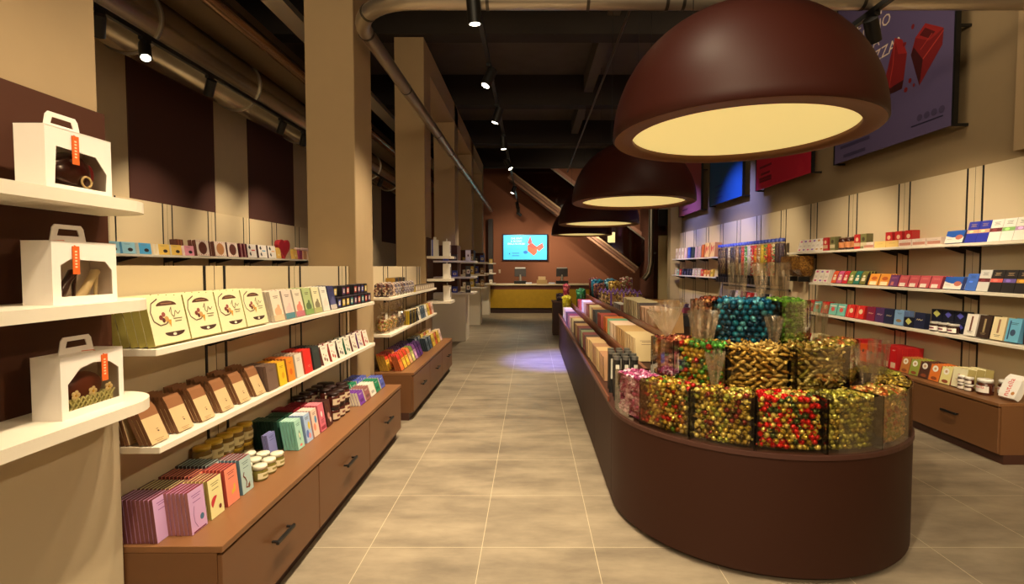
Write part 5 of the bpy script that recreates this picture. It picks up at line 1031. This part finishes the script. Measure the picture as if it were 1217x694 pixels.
for i, (y, c, l) in enumerate(((7.0, [(170, 120, 50), (130, 86, 40), (200, 150, 70)], 'golden brown nut mix'), (7.3, [(150, 110, 60), (110, 70, 40)], 'darker nut mix'))):
    e = empty('gravity_bin', (3.83, y, 1.36)); tag(e, f'tall clear gravity bin of {l} under the top shelf end', 'dispenser')
    def P8(a, b): return [(-a, -.11), (a, -.11), (a, .11), (-a, .11)]
    k = MB(); vs = [(-.1, -.12, .1), (.1, -.12, .1), (.1, .12, .1), (-.1, .12, .1), (-.1, -.12, .31), (.1, -.12, .31), (.1, .12, .31), (-.1, .12, .31), (-.0, -.05, 0), (.1, -.05, 0), (.1, .05, 0), (-.0, .05, 0)]
    k.add(vs, [(0,1,5,4),(1,2,6,5),(2,3,7,6),(3,0,4,7),(4,5,6,7),(8,9,1,0),(9,10,2,1),(10,11,3,2),(11,8,0,3),(11,10,9,8)], ACRYL); k.build('clear_hopper', e)
    k = MB(); vs2 = [(x*.95, yy*.95, z+.004) for x, yy, z in vs[:8]]; vs2 = [(x, yy, min(z, .29)) for x, yy, z in vs2]+[(x*.9+.004, yy*.9, z+.01) for x, yy, z in vs[8:]]
    k.add(vs2, [(0,1,5,4),(1,2,6,5),(2,3,7,6),(3,0,4,7),(4,5,6,7),(8,9,1,0),(9,10,2,1),(10,11,3,2),(11,8,0,3),(11,10,9,8)], mix('hop%d' % i, c, 60)); k.build('nut_filling', e)
    MB().box(-.04, .08, -.03, .03, -.07, -.001, BLACK).build('spout', e); MB().box(.1005, .134, -.03, .03, .15, .2, BLACK).build('wall_mount', e)
# ------------------------------------------------------------------ island goods: bars filed in trays along the aisle side
def isl(key, nm, w, h, t, front, side, top, D=()): look(key, nm, w, h, t, front, side, top, list(D) or txt(), name='chocolate_bar', cat='chocolate bar')
PB = (206, 176, 130)
isl('i1', 'peach-topped cream bar box', .125, .18, .022, (160, 120, 84), (134, 98, 60), (216, 140, 110), [('e', .5, .4, .25, .14, (200, 110, 80))]); isl('i2', 'yellow-topped cream bar box', .13, .185, .022, (190, 160, 110), (140, 106, 64), (220, 184, 60)); isl('i3', 'cream page-edged bar box', .13, .18, .034, (232, 220, 180), (206, 190, 150), (226, 206, 160))
isl('i4', 'dark brown bar box', .14, .17, .036, (80, 50, 40), (90, 60, 46), (110, 74, 60)); isl('i5', 'white-rimmed dark bar box', .14, .17, .036, (60, 50, 46), (226, 214, 190), (230, 220, 200)); isl('i6', 'maroon bar box', .14, .17, .036, (130, 50, 46), (150, 96, 80), (140, 60, 56)); isl('i7', 'tan bar box', .14, .17, .036, (196, 160, 110), (176, 140, 96), (206, 170, 120))
isl('i8', 'sage green bar box', .14, .17, .036, (150, 160, 120), (170, 160, 120), (150, 160, 120))
rows1 = [('i1', 12), ('i2', 6), ('i1', 9), ('i2', 8), ('i7', 5), ('i4', 4), ('i6', 5), ('i8', 4), ('i5', 3), ('i6', 6), ('i7', 6), ('i4', 6), ('i3', 6), ('i5', 2), ('i7', 8), ('i6', 8), ('i4', 8), ('i7', 10), ('i3', 8)]
def file_row(x, y0, y1, z, rows, where, lean=.22, gap=.012, dx=0):
    y = y0; first = {}
    for key, n in rows:
        d = LOOKS[key]; t = d[3]/math.cos(lean)+.004
        if y+n*t > y1: break
        for i in range(n):
            o = placed(key, lambda: make_look(key), (x+random.uniform(-.004, .004), y+d[2]*0+t/2, z+d[3]/2*math.sin(lean)+.001), (-lean-random.uniform(0, .006), 0, 0), d[9])
            note(o, d[0], where, False) if i else note(o, d[0], where, True)
            y += t
        y += gap
file_row(.625, 3.75, 8.55, .6225, rows1, "the island's lowest tray")
isl('m1', 'large ivory bar box', .19, .175, .024, (190, 168, 124), (156, 128, 86), (220, 210, 184)); isl('m2', 'ivory bar box with green top', .19, .175, .022, (180, 144, 90), (130, 94, 54), (150, 160, 90)); isl('m3', 'white spotted bar box with red top', .19, .175, .022, (226, 206, 180), (196, 160, 120), (220, 70, 50), [('e', .3, .5, .12, .1, (220, 90, 50)), ('e', .65, .35, .12, .1, (220, 90, 50))])
isl('m4', 'mint striped bar box', .19, .18, .028, (120, 190, 150), (226, 206, 150), (110, 180, 140)); isl('m5', 'bright orange bar box', .19, .18, .028, (230, 130, 40), (220, 110, 40), (232, 140, 50)); isl('m6', 'navy bar box', .19, .17, .036, (50, 50, 60), (60, 54, 54), (50, 50, 60)); isl('m7', 'brick red bar box', .19, .17, .036, (190, 70, 50), (150, 60, 46), (190, 80, 60))
rows2 = [('m1', 14), ('m2', 16), ('m3', 14), ('m4', 4), ('m5', 7), ('i5', 4), ('m7', 7), ('i5', 4), ('m6', 6), ('i7', 8), ('i3', 8), ('i6', 8), ('i7', 8), ('i3', 8), ('m7', 8), ('i7', 12)]
file_row(.872, 3.66, 8.4, .7905, rows2, "the island's middle tray")
isl('u1', 'gold and yellow bar box', .2, .17, .026, (150, 110, 56), (140, 100, 50), (210, 180, 60)); isl('u2', 'lilac-topped cream bar box', .2, .17, .022, (196, 160, 130), (160, 120, 90), (190, 150, 180)); isl('u3', 'pale bar box with dark cover', .2, .19, .03, (60, 44, 40), (190, 176, 146), (226, 216, 196)); isl('u4', 'ivory tall bar box', .2, .2, .024, (200, 186, 146), (166, 150, 110), (216, 206, 176))
rows3 = [('u1', 5), ('u2', 20), ('u3', 3), ('u4', 14), ('u3', 2), ('u4', 8)]
file_row(1.13, 3.95, 6.0, .961, rows3, "the island's top tray")
look('gold', 'large golden gift box', .3, .16, .22, (176, 120, 50), (150, 96, 40), (150, 100, 44), [('r', .5, .96, 1, .04, (226, 190, 120))], name='gift_carton'); look('wineb', 'wine red gift box', .2, .13, .12, (96, 26, 50), (110, 34, 70), (80, 20, 44), [('r', .5, .5, .2, 1, (150, 60, 100))], name='gift_carton')
look('blackb', 'black flat gift box', .26, .1, .2, (30, 26, 30), (24, 20, 26), (30, 26, 30), [], name='gift_carton'); look('silverp', 'silver foil sweet packet', .14, .07, .1, (170, 166, 160), (110, 70, 60), (206, 204, 200), [('r', .5, .5, .4, 1, (90, 40, 30))], name='gift_carton')
W = "the island's top tray"
for key, x, y, f in (('gold', 1.52, 5.55, 'S'), ('wineb', 1.5, 4.9, 'S'), ('blackb', 1.5, 4.45, 'S'), ('wineb', 1.38, 5.25, 'S')): put(key, x, y, .9605, f, 1, 0, W)
for i in range(4): put('silverp', 1.1, 6.15+.13*i, .9605, 'W', 1, .0, W)
for i in range(9):
    c = [(150, 110, 60), (170, 120, 60), (120, 90, 60), (180, 140, 90)][i % 4]
    x, y = (1.1, 1.28, 1.46)[i % 3], 6.85+.33*(i//3)
    e = empty('ribboned_bag', (x, y, .9605), (0, 0, random.uniform(-.2, .2))); tag(e, f'{("golden", "amber", "grey-brown", "sandy")[i % 4]} gift bag with violet ribbon, {ORD[i]} in the cluster on the island', 'gift bag', 'ribboned bags on the island top')
    k = MB(); k.prism([(-.07, -.05), (.07, -.05), (.07, .05), (-.07, .05)], 0, .17, mix('bagfill%d' % (i % 4), [c, tuple(int(v*.6) for v in c), (206, 180, 120)], 30)); k.build('bag_body', e)
    k = MB(); k.box(-.012, .012, -.053, -.0505, 0, .17, col(110, 70, 170)); 
    for s in (-1, 1): k.tube([(0, -.03, .17), (s*.03, -.04, .215), (s*.055, -.05, .16)], .008, col((120, 80, 180, 210)[0], 80, 180), 6)
    k.build('ribbon', e)
def bucket(x, y, z, s, h, kind, fillc, label):
    e = empty('sweet_bucket', (x, y, z)); tag(e, label, 'bucket', 'sweet buckets at the island end')
    k = MB(); k.lathe([(s*.85, 0), (s, h)], ACRYL, 16); k.disc(s*.85, 0, ACRYL, 16); k.build('clear_bucket', e)
    m = mix('bk_'+kind, fillc, 38, .3); k = MB(); k.lathe([(0, .004), (s*.82, .004), (s*.95, h-.01), (s*.9, h+.015), (s*.6, h+.045), (0, h+.06)], m, 16)
    rnd = random.Random(len(label))
    for i in range(46):
        a = rnd.uniform(0, 6.28); r = s*.9*math.sqrt(rnd.random()); k.ball((r*math.cos(a), r*math.sin(a), h+.06-.04*(r/s)+rnd.uniform(-.004, .012)), .019, m, 7, 5)
    k.build('sweets', e)
for x, y, z, s, h, kd, fc, l in ((.635, 8.75, .623, .085, .3, 'y', [(214, 206, 40), (190, 180, 30), (230, 224, 90)], 'yellow sweets heaped in a clear bucket in the lowest tray'), (.872, 8.6, .791, .09, .26, 'g', [(30, 130, 80), (20, 100, 60), (90, 170, 130)], 'green sweets heaped in a clear bucket in the middle tray'),
    (.635, 8.9, .623, .06, .5, 'p', [(180, 60, 90), (150, 40, 70), (220, 120, 140)], 'deep pink sweets in a tall clear bucket in the lowest tray'), (1.12, 8.75, .961, .1, .28, 'r', [(96, 24, 34), (70, 16, 26), (150, 60, 60)], 'dark red sweets in a clear bucket in the top tray'),
    (1.13, 8.45, .961, .11, .26, 'b', [(20, 110, 150), (30, 140, 180), (14, 80, 120)], 'blue foil balls in a clear bucket on the island top'), (1.36, 8.5, .961, .11, .27, 'b2', [(30, 120, 160), (20, 90, 130), (150, 190, 200)], 'pale blue sweets in a clear bucket beside the blue one'),
    (1.13, 8.15, .961, .11, .2, 'm', [(100, 60, 90), (150, 100, 70), (70, 40, 50)], 'plum-brown sweets in a clear bucket on the island top'), (1.38, 8.15, .961, .11, .24, 'o', [(190, 150, 60), (150, 110, 40), (206, 180, 100)], 'gold sweets in a clear bucket on the island top'), (1.6, 8.3, .961, .11, .3, 'w', [(200, 190, 170), (150, 60, 80), (110, 90, 60)], 'white and rose sweets in a clear bucket on the island top')):
    bucket(x, y, z, s, h, kd, fc, l)
e = empty('pedestal', (.68, 11.0, 0)); tag(e, 'small dark pedestal stand beyond the island end', 'stand'); MB().rbox(-.2, .2, -.2, .2, 0, .72, DBROWN, .005).build('column_body', e); MB().rbox(-.22, .22, -.22, .22, .72, .75, BROWN, .004).build('top_board', e)
bucket(.68, 11.0, .7505, .13, .1, 'v', [(80, 60, 110), (150, 130, 170), (50, 40, 70)], 'violet sweets in a low clear bucket on the pedestal')
# black lollipop tubes next to the pink sweets
for i in range(12):
    x = .565+.058*(i % 3)+.01*(i//3 % 2); y = 3.22+.11*(i//3)
    e = empty('sweet_tube', (x, y, .6225), (0, 0, random.uniform(-.1, .1))); tag(e, 'black tube of sweets with a silver cap behind the pink sweets', 'tube', 'black tubes behind the pink sweets')
    MB().cyl((0, 0, 0), (0, 0, .27), .021, col(34, 32, 30, .35), 12).build('tube_body', e); MB().cyl((0, 0, .2705), (0, 0, .292), .0225, col(150, 150, 146, .3, .8), 12).build('cap', e)
    MB().box(-.012, .012, -.0225, -.0212, .1, .24, col(206, 200, 184)).build('paper_label', e)
# white dried-flower-like ribbon bunch beside them
# clear sleeves of paper bags and scoops standing in the bins
def sleeve(x, y, z, r0, r1, h, label, m=CELLO2, tilt=(0, 0), n=22, mark=False, squash=1., seed=1):
    rnd = random.Random(seed); e = empty('bag_sleeve', (x, y, z), (tilt[0], tilt[1], rnd.uniform(0, 3))); tag(e, label, 'bag sleeve')
    vs = []; L = 6
    for j in range(L+1):
        f = j/L; rr = r0+(r1-r0)*f
        for i in range(n): q = rr*(1+(.1 if i % 2 else -.1)*f+rnd.uniform(-.03, .03)*f); vs.append((q*math.cos(2*PI*i/n), q*squash*math.sin(2*PI*i/n), h*f+(rnd.uniform(-.012, .012) if j == L else 0)))
    k = MB(); k.add(vs, [(j*n+i, j*n+(i+1)%n, (j+1)*n+(i+1)%n, (j+1)*n+i) for j in range(L) for i in range(n)], m); k.build('outer_film', e)
    k = MB(); k.add([(v[0]*.8, v[1]*.8, v[2]*.97+.004) for v in vs], [(j*n+i, j*n+(i+1)%n, (j+1)*n+(i+1)%n, (j+1)*n+i) for j in range(L) for i in range(n)], m); k.build('inner_film', e)
    return e
T1Z, T2Z, T3Z = .885, 1.075, 1.305
def eb(rx, ry, a, z): return ell(rx, ry, a, z)
sleeve(*eb(.5, .43, .72, T2Z-.12), .03, .085, .3, 'pleated clear bag sleeve between the pink and gold bins', seed=2)
sleeve(.83, 2.99, T2Z, .02, .15, .2, 'big crinkled cellophane bunch standing by the brown bins', m=film('bright_cellophane', (248, 244, 238), .16), tilt=(.1, -.25), n=36, squash=.55, seed=3)
sleeve(*eb(.72, .65, .98, T1Z-.05), .014, .075, .22, 'pleated fan-shaped sleeve over the lowest gold bins', seed=4, squash=.5)
sleeve(*eb(.4, .34, 1.57, T2Z-.02), .024, .06, .17, 'slim clear sleeve before the green and blue bins', seed=5, squash=.6)
sleeve(*eb(.12, .06, .8, T3Z-.02), .05, .055, .24, 'straight clear sleeve above the blue bin', m=CELLO, seed=6, squash=.7)
sleeve(*eb(.14, .08, 1.9, T3Z-.02), .035, .1, .24, 'flared pinkish clear sleeve above the blue bin', seed=7, squash=.5)
sleeve(*eb(.2, .12, 2.5, T3Z-.02), .07, .08, .24, 'wide clear bag sleeve above the green bin', seed=8, squash=.6)
sleeve(*eb(.47, .41, 2.12, T2Z-.01), .05, .065, .23, 'clear square-ish bag holder at the gold bins past the green one', m=CELLO, seed=9, squash=.6)
sleeve(*eb(.69, .62, 2.25, T1Z-.03), .03, .08, .2, 'pleated sleeve over the lowest lime bin', seed=10, squash=.6)
sleeve(*eb(.7, .63, 2.65, T1Z), .06, .075, .2, 'clear bag holder over the copper bin on the wall side', m=CELLO, seed=11, squash=.6)
# ------------------------------------------------------------------ on the till counter
for x, l in ((-.35, 'screen side'), (1.02, 'island side')):
    e = empty('till_terminal', (x, 16.3, .9405)); tag(e, f'till terminal with tilted screen on the counter, {l}', 'till')
    MB().rbox(-.2, .2, -.13, .13, 0, .1, BLACK, .01).build('base', e); MB().cyl((0, 0, .1), (0, .02, .3), .045, STEEL, 12).build('stand', e)
    k = MB(); k.rbox(-.19, .19, -.02, .02, .24, .5, col(60, 56, 54, .4), .006); k.build('screen', e)
    k = MB(); k.rbox(-.17, .17, -.04, -.021, .5, .54, col(200, 196, 190, .4), .004); k.build('top_printer', e)
e = empty('woven_basket', (.36, 16.25, .9405)); tag(e, 'small stacked wooden box display on the till counter', 'box'); MB().rbox(-.17, .17, -.1, .1, 0, .13, col(170, 140, 90, .6), .004).build('lower_box', e); MB().rbox(-.12, .12, -.08, .08, .131, .24, col(206, 176, 130, .6), .004).build('upper_box', e)
look('paperst', 'pale flat paper stack', .2, .05, .16, (200, 204, 216), (150, 156, 190), (226, 226, 226), [], name='paper_stack', cat='papers')
for x in (.0, .18): put('paperst', x-.12+.05, 16.1 if x else 16.15, .9405, 'S', 1, 0, 'the till counter') if x == 0 else put('paperst', .68, 16.1, .9405, 'S', 1, 0, 'the till counter')
o = tag(MB().rbox(-1.17, -1.1, YB-.015, YB-.0005, 1.27, 1.4, col(200, 180, 150), .003).build('wall_thermostat'), 'small pale switch box on the brown back wall', 'switch')
slab('trim_14', (-1.52, -1.36, 17.7, 17.98, 0, 3.2), col(40, 30, 30, .6))
o = MB().rbox(-4.1, -3.5, 8.0, 8.02, 1.2, 1.5, BLACK, .004)
# ------------------------------------------------------------------ light
def area(loc, tgt, size, e, c=WARM, sy=None):
    l = bpy.data.lights.new('area', 'AREA'); l.energy = e; l.color = c; l.size = size
    if sy: l.shape = 'RECTANGLE'; l.size_y = sy
    o = bpy.data.objects.new('fill_light', l); C.objects.link(o); o.location = loc; o.rotation_euler = (Vector(tgt)-Vector(loc)).to_track_quat('-Z', 'Y').to_euler()
BLUE = (.25, .3, 1.)
area((-1.0, -2.7, 3.9), (0, 6, 3.2), 5.5, 230, (1., .8, .52), 1.2)  # added fill behind the camera, no fitting; lifts pillars and ceiling
area((2.0, 4.2, 4.6), (4.0, 5.5, 3.4), 1.2, 22, (1., .8, .55))  # added soft fill without a fitting, brightens banner and upper right wall
spot((2.4, 9.0, 3.9), (4.0, 9.5, 2.2), 420, 64, 1., BLUE); spot((2.4, 12.0, 3.9), (4.0, 12.0, 2.2), 260, 64, 1., BLUE)
spot((-.2, 6.3, 4.1), (.42, 7.9, 0), 3400, 27, 1., (.14, .17, 1.)); spot((-.2, 8.3, 4.0), (-1.45, 10.0, 1.5), 60, 24, .9, BLUE)
for y in (1.8, 3.2, 4.2): spot((.2, y-1.0, 4.4), (1.3, 2.9, .8) if y < 4 else (.9, 5, .8), 120, 60)  # added beams with no fitting, brighten the island
w = bpy.data.worlds.new('room_ambient'); sc.world = w; w.use_nodes = True; w.node_tree.nodes['Background'].inputs[0].default_value = (1, .8, .55, 1); w.node_tree.nodes['Background'].inputs[1].default_value = .05
settle()
cam = bpy.data.cameras.new('camera'); co = bpy.data.objects.new('camera', cam); C.objects.link(co); sc.camera = co
co.location = (0, 0, 1.5); co.rotation_euler = (PI/2-math.atan(.04), 0, 0); cam.sensor_width = 36; cam.lens = 589/1217*36
cam.shift_x = -22.5/1217; cam.shift_y = -6.4/1217; cam.clip_start = .05
sc.view_settings.view_transform = 'Standard'; sc.view_settings.look = 'None'; sc.view_settings.gamma = 1; sc.view_settings.exposure = .22; sc.view_settings.use_curve_mapping = False
